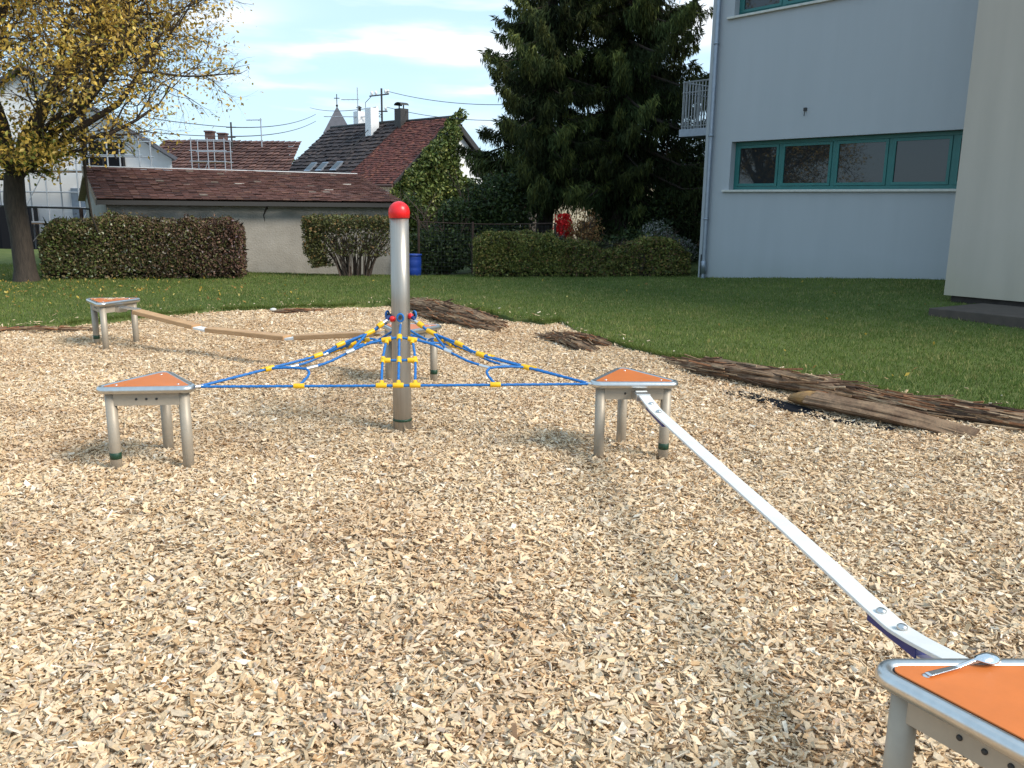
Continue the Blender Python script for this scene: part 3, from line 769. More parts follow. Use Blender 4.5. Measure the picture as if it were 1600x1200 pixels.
# ------------------------------------------------------------------ roofs and houses
def tiled_roof(name, eL, eR, rR, rL, tw, th, cols, p, parent, seed=0, thick=.022, jit=.006, skip=None, wavy=0, var=.18):
    eL, eR, rR, rL = [np.array(q, float) for q in (eL, eR, rR, rL)]
    r_ = np.random.default_rng(seed)
    U = eR - eL; V = rL - eL; nu = max(1, int(round(np.linalg.norm(U) / tw))); nv_ = max(1, int(round(np.linalg.norm(V) / th)))
    nrm = np.cross(U, V); nrm /= np.linalg.norm(nrm)
    if nrm[2] < 0: nrm = -nrm
    i, j = np.meshgrid(np.arange(nu), np.arange(nv_)); i = i.ravel(); j = j.ravel(); K = len(i)
    u0 = (i + .5 * (j % 2) * .0) / nu; u1 = u0 + .97 / nu; v0 = j / nv_ - .010; v1 = (j + 1.12) / nv_
    v1 = np.minimum(v1, 1.0)
    P = lambda a_, b_, h_: eL + U * a_[:, None] + V * b_[:, None] + nrm * h_[:, None]
    lo = r_.normal(0, jit, K); z0 = np.full(K, .0) + lo; t = np.full(K, thick)
    up = thick * 1.6 + lo * .6
    v0 = v0 + r_.normal(0, .05 / nv_ * jit / .006, K)
    vs = np.stack([P(u0, v0, up), P(u1, v0, up), P(u1, v1, z0), P(u0, v1, z0), P(u0, v0, up + t), P(u1, v0, up + t), P(u1, v1, z0 + t), P(u0, v1, z0 + t)], 1)
    if wavy:
        vs[:, [0, 4, 3, 7]] -= nrm * wavy
    c = palette(K, cols, p, seed, var)
    c *= (.75 + .5 * fbm(i * .12, j * .25, seed + 2))[:, None]
    c *= (1 - .16 * (j % 2))[:, None]
    if skip is not None:
        k = ~skip(i / nu, j / nv_); vs = vs[k]; c = c[k]
    o = np_mesh(name, vs, 8, [(3, 2, 1, 0), (4, 5, 6, 7), (0, 1, 5, 4), (1, 2, 6, 5), (2, 3, 7, 6), (3, 0, 4, 7)], M['tile'], c, parent)
    return o
def quadslab(b, p0, p1, p2, p3, t, c=None):
    p = [Vector(q) for q in (p0, p1, p2, p3)]; n = (p[1] - p[0]).cross(p[3] - p[0]).normalized()
    if n.z < 0: n = -n
    b.hexa([q - n * t for q in p], p, c)

# --- grey rendered shed with old tiled roof
u = np.array([.866, .5]); v = np.array([-.5, .866]); A = np.array([-8.40, 17.75])
Lg = 6.33; Dg = 3.0
def pg(s, d, z): q = A + u * s + v * d; return (q[0], q[1], z)
shed = empty('shed_building', (A[0], A[1], -.1), 0, 'long low grey rendered shed with an old brown tiled roof behind the hedge', 'shed')
b = MB()
b.fbox(A, u, v, 0, Lg, 0, .3, -.6, 1.56)
b.fbox(A, u, v, 0, Lg, 2 * Dg - .3, 2 * Dg, -.6, 1.56)
for s0, s1 in ((0, .3), (Lg - .3, Lg)):
    b.fbox(A, u, v, s0, s1, .302, 2 * Dg - .302, -.6, 1.56)
    # gable triangle
    q = [pg(s0, .01, 1.562), pg(s1, .01, 1.562), pg(s1, 2 * Dg - .01, 1.562), pg(s0, 2 * Dg - .01, 1.562), pg(s0, Dg, 2.19), pg(s1, Dg, 2.19)]
    b.add(q, [(0, 3, 2, 1), (0, 1, 5, 4), (2, 3, 4, 5), (0, 4, 3), (1, 2, 5)])
b.build('wall', M['render_grey'], shed)
zr = 2.27; ze = 1.60; ov = .22
zo = ze - ov * (zr - ze) / Dg
TC = [(.155, .080, .070), (.135, .070, .062), (.11, .062, .058), (.18, .10, .08), (.24, .20, .17)]
r1 = tiled_roof('roof', pg(-.18, -ov, zo), pg(Lg + .15, -ov, zo), pg(Lg + .15, Dg, zr), pg(-.18, Dg, zr), .17, .17, TC, [.36, .32, .20, .10, .02], shed, 2, jit=.005, var=.12, thick=.026)
b = MB(); quadslab(b, pg(-.16, -ov + .04, zo - .01), pg(Lg + .13, -ov + .04, zo - .01), pg(Lg + .13, Dg, zr - .01), pg(-.16, Dg, zr - .01), .05)
quadslab(b, pg(-.16, 2 * Dg + .2, zo - .01), pg(-.16, Dg, zr - .01), pg(Lg + .13, Dg, zr - .01), pg(Lg + .13, 2 * Dg + .2, zo - .01), .05)
b.build('roof_deck', M['board'], shed)
b = MB(); b.tube([pg(s, Dg, zr + .03) for s in np.linspace(-.2, Lg + .17, 24)], .022, 8); b.build('ridge_cap', M['grate'], shed)
b = MB(); b.beam(pg(-.2, -ov - .07, zo - .05), pg(Lg + .18, -ov - .07, zo - .06), .11, .09); b.build('gutter', M['dark'], shed)
b = MB(); b.beam(pg(-.19, -ov, zo - .045), pg(-.19, Dg, zr - .045), .03, .13); b.build('verge_board', M['board'], shed)
b = MB()
for s, d in ((1.7, 1.2), (2.9, 1.4), (3.25, 1.0), (4.9, .9), (5.6, 1.6)):
    z = ze + (zr - ze) * d / Dg + .035; b.mark(); b.beam(pg(s, d, z), pg(s + .22, d + .03, z + .005), .09, .02)
b.build_each('cement_patch', M['stone'], shed)
b = MB(); b.tube([pg(3.32, -.004, 1.54), pg(3.27, -.006, 1.4), pg(3.20, -.004, 1.25), pg(3.22, -.005, 1.12)], [.03, .025, .012, .006], 5); b.build('wall_crack', M['brown'], shed)

# --- ivy house with brown and red roof (far)
E0_ = np.array([-3.556, 50.0]); ul = np.array([-.705, .709]); fr_ = np.array([-.709, -.705])
def ph(l, w_, z): q = E0_ + ul * l + fr_ * w_; return (q[0], q[1], z)
house = empty('gabled_house', ph(6, 0, -.3), 0, 'gabled house with half dark brown half red tiled roof, ivy on its white gable', 'house')
zr = 6.25; ze = 2.55; W_ = 4.17
zf = lambda w_: zr - (zr - ze) * abs(w_) / W_
b = MB()
q = [ph(.15, -6.0, zf(6.0) - .25), ph(.15, 3.6, zf(3.6) - .25), ph(.15, 0, zr - .25), ph(.45, -6.0, zf(6.0) - .25), ph(.45, 3.6, zf(3.6) - .25), ph(.45, 0, zr - .25)]
g0 = [ph(.15, -6.0, -.5), ph(.15, 3.6, -.5), ph(.45, -6.0, -.5), ph(.45, 3.6, -.5)]
b.add([g0[0], g0[1], q[1], q[2], q[0], g0[2], g0[3], q[4], q[5], q[3]], [(0, 1, 2, 3, 4), (9, 8, 7, 6, 5), (0, 5, 6, 1), (1, 6, 7, 2), (4, 9, 5, 0)])
b.fbox(E0_, ul, fr_, .452, 12.9, 3.3, 3.6, -.5, zf(3.6) - .25)
b.fbox(E0_, ul, fr_, 12.6, 12.9, -5.5, 3.29, -.5, 1.6)
b.build('wall', M['white'], house)
RB = [(.060, .045, .045), (.045, .036, .038), (.075, .055, .050)]
RR = [(.15, .050, .038), (.12, .04, .032), (.09, .036, .03), (.19, .07, .045)]
tiled_roof('brown_roof', ph(13.0, W_, ze + .03), ph(5.0, W_, ze + .03), ph(5.0, 0, zr + .03), ph(12.4, 0, zr + .03), .32, .36, RB, [.4, .4, .2], house, 4, thick=.05, jit=.012)
tiled_roof('red_roof', ph(4.98, W_ + .1, ze - .03), ph(-.15, W_ + .1, ze - .03), ph(-.15, 0, zr), ph(4.98, 0, zr), .19, .17, RR, [.35, .3, .2, .15], house, 5, thick=.03, jit=.010)
b = MB(); quadslab(b, ph(13.0, W_ + .05, ze - .05), ph(-.1, W_ + .05, ze - .05), ph(-.1, 0, zr - .05), ph(12.4, 0, zr - .05), .12)
quadslab(b, ph(-.15, -6.3, zf(6.3)), ph(13.0, -6.3, zf(6.3)), ph(12.4, 0, zr - .0), ph(-.15, 0, zr - .0), .12)
b.beam(ph(-.16, W_ + .1, ze - .10), ph(-.16, 0, zr - .07), .04, .26); b.beam(ph(-.16, -6.3, zf(6.3) - .06), ph(-.16, 0, zr - .07), .04, .28)
b.build('verge_board', M['dark'], house)
b = MB(); b.tube([ph(12.4, 0, zr + .08), ph(5, 0, zr + .08)], .10, 8); b.tube([ph(4.9, 0, zr + .04), ph(-.2, 0, zr + .04)], .09, 8); b.build('ridge_cap', M['dark'], house)
b = MB(); b.tube([ph(13.0, W_ + .15, ze - .08), ph(5.05, W_ + .15, ze - .08)], .08, 8); b.tube([ph(4.95, W_ + .22, ze - .14), ph(-.15, W_ + .22, ze - .14)], .08, 8); b.build('gutter', M['brick'], house)
for l in (7.0, 8.6, 9.9):     # skylights
    wl = 3.3
    b = MB(); quadslab(b, ph(l + .32, wl + .25, zf(wl + .25) + .27), ph(l - .32, wl + .25, zf(wl + .25) + .27), ph(l - .32, wl - .35, zf(wl - .35) + .27), ph(l + .32, wl - .35, zf(wl - .35) + .27), .1)
    sk = b.build('skylight', M['zinc'], house)
    b = MB(); quadslab(b, ph(l + .26, wl + .15, zf(wl + .15) + .29), ph(l - .26, wl + .15, zf(wl + .15) + .29), ph(l - .26, wl - .28, zf(wl - .28) + .29), ph(l + .26, wl - .28, zf(wl - .28) + .29), .02)
    pane = b.build('pane', M['glass'], sk); pane.location = (0, 0, 0)
    pane.data.transform(Matrix.Translation(Vector(house.location) * -1) @ Matrix.Identity(4)); pane.parent = house; pane.parent = sk
# dark chimney astride the joint
def chimney(l, w_, sz, z0, z1, mt, cap):
    b = MB(); b.fbox(E0_, ul, fr_, l - sz, l + sz, w_ - sz, w_ + sz, z0, z1); ch = b.build('chimney', mt, house)
    if cap == 'cowl':
        b = MB()
        for a_ in (-1, 1):
            b.fbox(E0_, ul, fr_, l + a_ * sz * .7 - .03, l + a_ * sz * .7 + .03, w_ - .03, w_ + .03, z1, z1 + .22)
        pr = [ph(l + sz * 1.15 * math.cos(t), w_, z1 + .2 + .17 * math.sin(t)) for t in np.linspace(0, PI, 9)]
        for k in range(8):
            p0, p1 = Vector(pr[k]), Vector(pr[k + 1]); f_ = Vector((fr_[0], fr_[1], 0)) * sz
            quadslab(b, p0 - f_, p0 + f_, p1 + f_, p1 - f_, .02)
        cp = b.build('chimney_cap', M['dark'], house)
    elif cap == 'pot':
        b = MB(); q = ph(l, w_, z1); b.lathe([(.13, 0), (.11, .2), (.17, .22), (.17, .27), (.03, .36)], q[0], q[1], 12, q[2]); cp = b.build('chimney_pot', M['dark'], house)
    else: return
    cp.parent = ch
chimney(4.45, .2, .30, 5.3, 7.0, M['dark'], 'cowl')
chimney(6.7, .75, .30, 5.0, 7.15, M['white'], None)
chimney(9.55, -.3, .27, 5.6, 7.2, M['white'], 'pot')
b = MB(); b.box(-.05, .05, -.05, .05, 0, .01)
b = MB(); b.fbox(E0_, ul, fr_, .10, .148, -2.9, -1.9, 3.05, 4.2); b.build('window', M['dark'], house)
# ivy
ir = np.random.default_rng(70)
n = 34000
wv = ir.uniform(-2.2, 5.4, n); zv = -.3 + ir.random(n) * 7.2
lim = zf(wv) + .35 - .1 * np.clip(wv, 0, 9) + .5 * (fbm(wv * 1.3, zv * 0 + 2, 5) - .4)
k = (zv < lim) & ((wv > -.2 + .9 * (fbm(zv * 1.1, zv * 0, 6) - .5) * 2) | (zv < 3.2 + wv * .5))
wv, zv = wv[k], zv[k]; lv = -.1 - np.abs(ir.normal(.10, .18, len(wv))) - 1.6 * np.maximum(fbm(wv * 1.3, zv * 1.3, 8) - .3, 0)
q = E0_[None] + ul * lv[:, None] + fr_ * wv[:, None]
lum = .7 + .6 * fbm(wv * 1.5, zv * 1.5, 12)
IV = [(.13, .16, .038), (.08, .12, .026), (.22, .22, .06), (.045, .07, .018)]
ivy = empty('ivy', ph(-.1, 1.5, -.3), 0, 'mass of light green ivy climbing the gable of the red roofed house', 'ivy')
leaves('foliage', np.stack([q[:, 0], q[:, 1], zv], -1), .22, palette(len(wv), IV, [.35, .3, .15, .2], 8, .3) * lum[:, None], M['hedge'], ivy, seed=8)
b = MB()
for k in range(16):
    w0 = ir.uniform(-.5, 4); b.tube([ph(-.05, w0, -.3), ph(-.12, w0 + ir.normal(0, .3), 1.8), ph(-.1, w0 * .8 + ir.normal(0, .4), 3.6)], [.04, .03, .015], 5, False)
b.build('stem', M['twig'], ivy)
shrub('climbing_plant', (-2.9, 22.5, -.3), .75, .5, 2.25, 6500, IV, [.3, .35, .05, .3], .085, 'light green climbing plant right beside the eave corner of the shed', seed=33, shell=.4)

# --- antennas, electric mast
def antenna(name, base, h, rods, label, boom=None):
    root = empty(name, base, 0, label, 'antenna'); b = MB(); B_ = Vector(base)
    b.tube([B_, B_ + Vector((0, 0, h))], .035, 6); b.build('mast', M['tube'], root)
    b = MB()
    for z, L0, L1 in rods:
        b.tube([B_ + Vector((L0, 0, z)), B_ + Vector((L1, 0, z + .02))], .025, 6)
        nn = int(abs(L1 - L0) / .28)
        for k in range(nn):
            x = L0 + (L1 - L0) * (k + .5) / nn; b.tube([B_ + Vector((x, -.25, z)), B_ + Vector((x, .25, z))], .012, 4)
    b.build('boom', M['tube'], root); return root
antenna('television_antenna', ph(9.4, -.1, 5.9), 2.75, [(2.0, -1.05, .1), (.95, -2.2, 1.6)], 'thin rooftop antenna with a horizontal boom left of the electric mast')
antenna('television_antenna', (-13.35, 46.2, 4.3), 1.45, [(1.35, -.75, .05)], 'thin rooftop antenna standing above the far red brown roof')
mast = empty('electric_mast', ph(6.55, .1, 5.6), 0, 'rooftop electric mast with insulators on the brown roof, beside the white chimney', 'electric mast')
mq = Vector(ph(6.55, .1, 5.6)); b = MB(); b.tube([mq, mq + Vector((0, 0, 2.75))], .06, 8)
b.tube([mq + Vector((0, 0, 1.3)), Vector(ph(7.0, 2.6, zf(2.6) + .2))], .02, 5); b.build('mast', M['dark'], mast)
b = MB(); b.mark(); b.tube([mq + Vector((-.75, 0, 2.28)), mq + Vector((.45, 0, 2.42))], .04, 6); b.mark(); b.tube([mq + Vector((-.4, 0, 1.4)), mq + Vector((.35, 0, 1.4))], .04, 6); b.build_each('cross_arm', M['dark'], mast)
b = MB()
for dx, z in ((-.6, 2.35), (-.35, 2.38), (.25, 2.45), (.4, 2.45), (-.3, 1.45), (.25, 1.45)):
    b.mark(); b.lathe([(.02, 0), (.09, .02), (.07, .08), (.10, .12), (.05, .2), (.01, .24)], mq.x + dx, mq.y, 8, mq.z + z)
b.build_each('insulator', M['white'], mast)
b = MB(); b.tube([mq + Vector((-.6, -.02, 2.3)), mq + Vector((-1.0, -.02, 1.9)), mq + Vector((-1.0, -.02, 1.4)), mq + Vector((-.6, -.02, 1.15)), mq + Vector((-.1, -.02, 1.3))], .02, 5); b.build('cable_loop', M['dark'], mast)
def wire(pts, label, r_=.018, name='overhead_wire', sag=.4, grp='overhead electric wires'):
    P0, P1 = Vector(pts[0]), Vector(pts[1]); q = []
    for k in range(17):
        t = k / 16; p = P0.lerp(P1, t); p.z -= sag * 4 * t * (1 - t); q.append(p)
    b = MB(); b.tube(q, r_, 5); o = b.build(name, M['wire'], None); tag(o, label, 'wire', grp); return o
wire([mq + Vector((.3, 0, 2.6)), (2.5, 42, 6.35)], 'upper overhead wire running right from the roof mast to the spruce', sag=.45)
wire([mq + Vector((.3, 0, 1.65)), (2.5, 42, 5.65)], 'lower overhead wire running right from the roof mast to the spruce', sag=.45)
wire([mq + Vector((-.3, 0, 1.65)), (-24.4, 105, 12.3)], 'overhead wire crossing from the roof mast to the church spire', r_=.025, sag=.3)
PM = (-14.6, 45.2, 4.2)
pm = empty('wire_pole', PM, 0, 'short dark wire pole on the ridge of the far red brown roof', 'pole')
b = MB(); b.tube([PM, (PM[0], PM[1], 5.45)], .05, 6); b.build('mast', M['dark'], pm)
b = MB(); b.mark(); b.tube([(PM[0] - .25, PM[1], 5.2), (PM[0] + .25, PM[1], 5.2)], .03, 5); b.mark(); b.tube([(PM[0] - .2, PM[1], 4.7), (PM[0] + .2, PM[1], 4.7)], .03, 5); b.build_each('cross_arm', M['dark'], pm)
wire([(PM[0], PM[1], 5.2), (-21.5, 95, 10.6)], 'upper of two wires between the wire pole and the church tower', r_=.028, sag=.4)
wire([(PM[0], PM[1], 4.75), (-21.5, 95, 9.9)], 'lower of two wires between the wire pole and the church tower', r_=.028, sag=.4)
wire([(PM[0], PM[1], 5.2), (-20.5, 36, 5.9)], 'upper wire running left from the wire pole behind the yellow tree', r_=.02, sag=.25)
wire([(PM[0], PM[1], 4.75), (-20.5, 36, 5.0)], 'lower wire running left from the wire pole behind the yellow tree', r_=.02, sag=.25)

# --- church tower
ct = empty('church_tower', (-22.6, 112, 0), 0, 'small church tower with grey pyramid spire and cross in the distance', 'church')
cx, cy = -22.6, 112; b = MB(); an = R(12)
cs = [(cx + 1.75 * math.sqrt(2) * math.cos(an + PI / 4 + k * PI / 2) * .8, cy + 1.75 * math.sqrt(2) * math.sin(an + PI / 4 + k * PI / 2) * .8) for k in range(4)]
b.prism(cs, 0, 10.05); b.build('wall', M['white'], ct)
b = MB(); cs2 = [(cx + 2.05 * math.sqrt(2) * .88 * math.cos(an + PI / 4 + k * PI / 2), cy + 2.05 * math.sqrt(2) * .88 * math.sin(an + PI / 4 + k * PI / 2)) for k in range(4)]
cs3 = [(cx + (x - cx) * .80, cy + (y - cy) * .80) for x, y in cs2]
vs = [(x, y, 9.85) for x, y in cs2] + [(x, y, 10.5) for x, y in cs3] + [(cx, cy, 13.25)]
b.add(vs, [(3, 2, 1, 0)] + [(k, (k + 1) % 4, 4 + (k + 1) % 4, 4 + k) for k in range(4)] + [(4 + k, 4 + (k + 1) % 4, 8) for k in range(4)]); b.build('roof', M['slate'], ct)
b = MB(); b.tube([(cx, cy, 13.1), (cx, cy, 14.7)], .06, 6); b.tube([(cx - .35, cy, 14.2), (cx + .35, cy, 14.2)], .05, 6); b.ball((cx, cy, 13.3), .16, 8); b.build('cross', M['dark'], ct)

# --- far house with red brown roof
fh = empty('tiled_house', (-15, 46, 0), 0, 'far house with a plain red brown tiled roof and two brick chimneys', 'house')
b = MB(); b.box(-18.8, -12.0, 45.2, 51, -.5, 2.95); b.build('wall', M['cream'], fh)
FR = [(.12, .065, .055), (.10, .052, .045), (.15, .08, .065)]
tiled_roof('roof', (-19.3, 44.9, 2.85), (-11.72, 44.9, 2.85), (-12.45, 48.2, 4.72), (-19.3, 48.2, 4.72), .30, .34, FR, [.4, .35, .25], fh, 6, thick=.05, jit=.008, wavy=.045)
b = MB(); quadslab(b, (-19.3, 44.95, 2.8), (-11.75, 44.95, 2.8), (-12.48, 48.2, 4.67), (-19.3, 48.2, 4.67), .1); quadslab(b, (-19.3, 51.5, 2.8), (-12.48, 48.2, 4.67), (-12.48, 48.2, 4.67), (-19.3, 48.2, 4.67), .1) if False else None
b.build('roof_deck', M['dark'], fh)
for x, h in ((-16.75, 5.15), (-16.05, 5.05)):
    b = MB(); b.box(x - .2, x + .2, 47.95, 48.45, 4.2, h); b.box(x - .24, x + .24, 47.9, 48.5, h, h + .08); ch = b.build('chimney', M['brick'], fh)

# --- white house under scaffolding
wh = empty('white_house', (-16.5, 30, 0), 0, 'white gabled house behind scaffolding, seen through the yellow tree', 'house')
y0 = 30.0; xc = -16.4; za = 5.95; xr = -11.45; zr_ = 2.95
b = MB()
wr = xr - .35; zw = za - (za - zr_) * (wr - xc) / (xr - xc) - .12; wl = 2 * xc - wr
b.add([(wl, y0, -.5), (wr, y0, -.5), (wr, y0, zw), (xc, y0, za - .12), (wl, y0, zw), (wl - 5, y0 + 9, -.5), (wr - 5, y0 + 9, -.5), (wr - 5, y0 + 9, zw), (xc - 5, y0 + 9, za - .12), (wl - 5, y0 + 9, zw)],
      [(0, 1, 2, 3, 4), (9, 8, 7, 6, 5), (1, 6, 7, 2), (0, 4, 9, 5), (2, 7, 8, 3), (4, 3, 8, 9), (0, 5, 6, 1)])
b.build('wall', M['white'], wh)
b = MB(); quadslab(b, (xc, y0 - .35, za), (xr, y0 - .35, zr_), (xr - 5.1, y0 + 9.2, zr_), (xc - 5.1, y0 + 9.2, za), .11)
quadslab(b, (2 * xc - xr, y0 - .35, zr_), (xc, y0 - .35, za), (xc - 5.1, y0 + 9.2, za), (2 * xc - xr - 5.1, y0 + 9.2, zr_), .11)
b.build('roof', M['slate'], wh)
b = MB(); b.box(-14.85, -13.4, y0 - .06, y0 - .003, 2.55, 3.62); wn = b.build('window', M['dark'], wh)
b = MB(); b.box(-14.79, -14.16, y0 - .07, y0 - .062, 2.6, 3.57); b.box(-14.10, -13.46, y0 - .07, y0 - .062, 2.6, 3.57); pn = b.build('pane', M['cloth'], wh); pn.parent = wn
b = MB(); b.box(-19.2, -16.6, y0 - .08, y0 - .003, -.3, 1.25); b.build('garage_door', M['dark'], wh)
b = MB(); b.box(-15.35, -14.55, y0 - .06, y0 - .003, .3, 1.9); b.build('door', M['zinc'], wh)
def scaffold(name, x0, x1, y, zs, step, label, depth=.9, z0=-.3, rail=True):
    root = empty(name, (x0, y, z0), 0, label, 'scaffolding', 'scaffolding around the houses')
    b = MB(); nx = int(round((x1 - x0) / step))
    for k in range(nx + 1):
        x = x0 + (x1 - x0) * k / nx
        for yy in (y, y + depth):
            b.mark(); b.tube([(x, yy, z0), (x, yy, zs[-1] + 1.1)], .026, 6)
    b.build_each('upright', M['tube'], root)
    b = MB()
    for z in zs:
        for yy in (y, y + depth):
            for dz in (0, .5, 1.0): b.mark(); b.tube([(x0 - .1, yy, z + dz), (x1 + .1, yy, z + dz)], .022, 6)
        for k in range(nx + 1):
            x = x0 + (x1 - x0) * k / nx; b.mark(); b.tube([(x, y, z), (x, y + depth, z)], .022, 6)
    b.build_each('ledger', M['tube'], root)
    b = MB()
    for i, z in enumerate(zs):
        for k in range(0, nx, 2):
            xa = x0 + (x1 - x0) * k / nx; xb = x0 + (x1 - x0) * (k + 1) / nx; b.mark(); b.tube([(xa, y - .02, z0 if i == 0 else zs[i - 1]), (xb, y - .02, z)], .018, 6)
    b.build_each('brace', M['tube'], root)
    b = MB()
    for z in zs: b.mark(); b.box(x0, x1, y + .06, y + depth - .06, z - .05, z - .005)
    b.build_each('deck', M['board'], root)
    return root
scaffold('scaffolding', -18.6, -12.3, 28.6, [.75, 2.45], 1.05, 'long galvanised scaffolding along the white house, mostly behind the yellow tree')
scaffold('scaffolding', -15.55, -13.95, 42.0, [1.6, 3.35], .8, 'small scaffold tower between the white house and the far red brown roof')
b = MB(); b.hexa([(-15.5, 28.4, -.2), (-13.6, 28.4, -.2), (-13.6, 29.2, -.2), (-15.5, 29.2, -.2)], [(-15.3, 28.5, .62), (-13.9, 28.5, .72), (-13.9, 29.1, .75), (-15.3, 29.1, .66)])
tp = b.build('tarpaulin', M['tarp'], None, bevel=.05); tag(tp, 'blue tarpaulin over a stack at the foot of the white house', 'tarpaulin')
b = MB()
pts = [(-17.6 + .25 * k, 28.2 + .06 * math.sin(k * 1.7)) for k in range(8)]
for k in range(7): b.hexa([(pts[k][0], pts[k][1], -.2), (pts[k + 1][0], pts[k + 1][1], -.2), (pts[k + 1][0], pts[k + 1][1] + .05, -.2), (pts[k][0], pts[k][1] + .05, -.2)],
    [(pts[k][0], pts[k][1], 1.25), (pts[k + 1][0], pts[k + 1][1], 1.25), (pts[k + 1][0], pts[k + 1][1] + .05, 1.25), (pts[k][0], pts[k][1] + .05, 1.25)])
dk_ = b.build('dark_screen', M['cloth'], None); tag(dk_, 'dark fabric screen left of the yellow tree trunk', 'screen')

# --- cream house glimpsed behind the spruces
ch = empty('cream_house', (2.3, 32, 0), 0, 'cream walled house glimpsed through the gap between the two spruces', 'house')
b = MB(); b.box(1.2, 5.2, 32, 38, -.5, 2.6); b.build('wall', M['cream'], ch)
b = MB(); quadslab(b, (1.0, 31.7, 2.6), (5.4, 31.7, 2.6), (5.4, 35, 4.2), (1.0, 35, 4.2), .12); quadslab(b, (1.0, 35, 4.2), (5.4, 35, 4.2), (5.4, 38.3, 2.6), (1.0, 38.3, 2.6), .12); b.build('roof', M['slate'], ch)

# --- fence
fn = empty('wire_fence', (-2.3, 19.8, -.2), 0, 'sagging wire fence with a top cable and dark posts in front of the dark shrubs', 'fence')
for x, zt in ((-2.2, 1.18), (-.95, 1.15), (.95, 1.13), (2.2, .72), (3.6, .72)):
    b = MB(); b.tube([(x, 19.8, -.35), (x, 19.8, zt)], .028, 8); b.build('post', M['rust'], fn)
b = MB()
for z, xa, xb in ((1.14, -2.2, .95), (.68, -.95, 3.6)):
    n_ = 20; b.mark(); b.tube([(xa + (xb - xa) * k / n_, 19.8 + .01 * math.sin(k), z - .04 * math.sin(PI * k / n_)) for k in range(n_ + 1)], .012, 5)
b.build_each('cable', M['rust'], fn)
b = MB()
for k in range(42):
    xa = -2.2 + k * .075
    b.tube([(xa, 19.81, -.1), (xa + .0, 19.81, 1.1)], .0022, 3, False)
for k in range(14): b.tube([(-2.2, 19.812, -.05 + k * .085), (.95, 19.812, -.05 + k * .085)], .0022, 3, False)
b.build('mesh_panel', M['wire'], fn)
fr2 = empty('rail_fence', (-9.2, 18.0, -.2), 0, 'dark horizontal rail ending at a rusty post at the shed corner', 'fence')
b = MB(); b.mark(); b.tube([(-9.0, 17.9, -.2), (-9.0, 17.9, 1.36)], .04, 8); b.mark(); b.tube([(-8.82, 17.93, -.2), (-8.82, 17.93, 1.36)], .03, 8); b.build_each('post', M['rust'], fr2)
b = MB(); b.tube([(-8.82, 17.9, 1.36), (-9.0, 17.9, 1.37), (-10.4, 17.9, 1.39), (-12.2, 17.9, 1.46)], .02, 8); b.build('rail', M['dark'], fr2)
# blue barrel
br = empty('blue_barrel', (-2.22, 18.85, -.12), 0, 'blue plastic barrel standing on the grass just right of the steel pole', 'barrel')
zb = float(lz(-2.22, 18.85))
b = MB(); b.lathe([(.001, 0), (.15, 0), (.17, .03), (.178, .18), (.172, .2), (.178, .22), (.182, .35), (.175, .37), (.18, .39), (.17, .46)], -2.22, 18.85, 20, zb); b.build('body', M['barrel'], br)
b = MB(); b.lathe([(.172, .46), (.192, .46), (.192, .49), (.001, .50)], -2.22, 18.85, 20, zb); b.build('lid', M['barrel'], br)

# ------------------------------------------------------------------ school building
C0 = np.array([4.011, 18.457]); fu = np.array([math.sin(R(40)), -math.cos(R(40))]); fnv = np.array([-math.cos(R(40)), -math.sin(R(40))])
def pf(s, d, z): q = C0 + fu * s + fnv * d; return (q[0], q[1], z)
school = empty('school_building', (C0[0], C0[1], 0), 0, 'pale blue rendered school building with teal window bands and a cream bay at its right', 'building')
b = MB()
TW = .34; S1 = 9.0; ZT = 8.6
b.fbox(C0, fu, fnv, 0, S1, -TW, 0, -.6, 1.90)
b.fbox(C0, fu, fnv, 0, .66, -TW, 0, 1.90, 2.86)
b.fbox(C0, fu, fnv, 0, S1, -TW, 0, 2.86, 5.27)
b.fbox(C0, fu, fnv, 0, .53, -TW, 0, 5.27, 6.6)
b.fbox(C0, fu, fnv, 3.6, S1, -TW, 0, 5.27, 6.6)
b.fbox(C0, fu, fnv, 0, S1, -TW, 0, 6.6, ZT)
b.fbox(C0, fu, fnv, 0, .34, -11, -TW - .001, -.6, ZT)
b.fbox(C0, fu, fnv, .35, S1, -11, -10.7, -.6, ZT)
b.build('wall', M['school'], school)
b = MB(); b.fbox(C0, fu, fnv, -.12, S1 + 3, -11.1, .12, ZT + .001, ZT + .25); b.build('roof', M['zinc'], school)
b = MB(); b.fbox(C0, fu, fnv, .4, S1, -10.6, -TW - 3.2, -.5, ZT - .1); b.build('inner_wall', M['brown'], school)
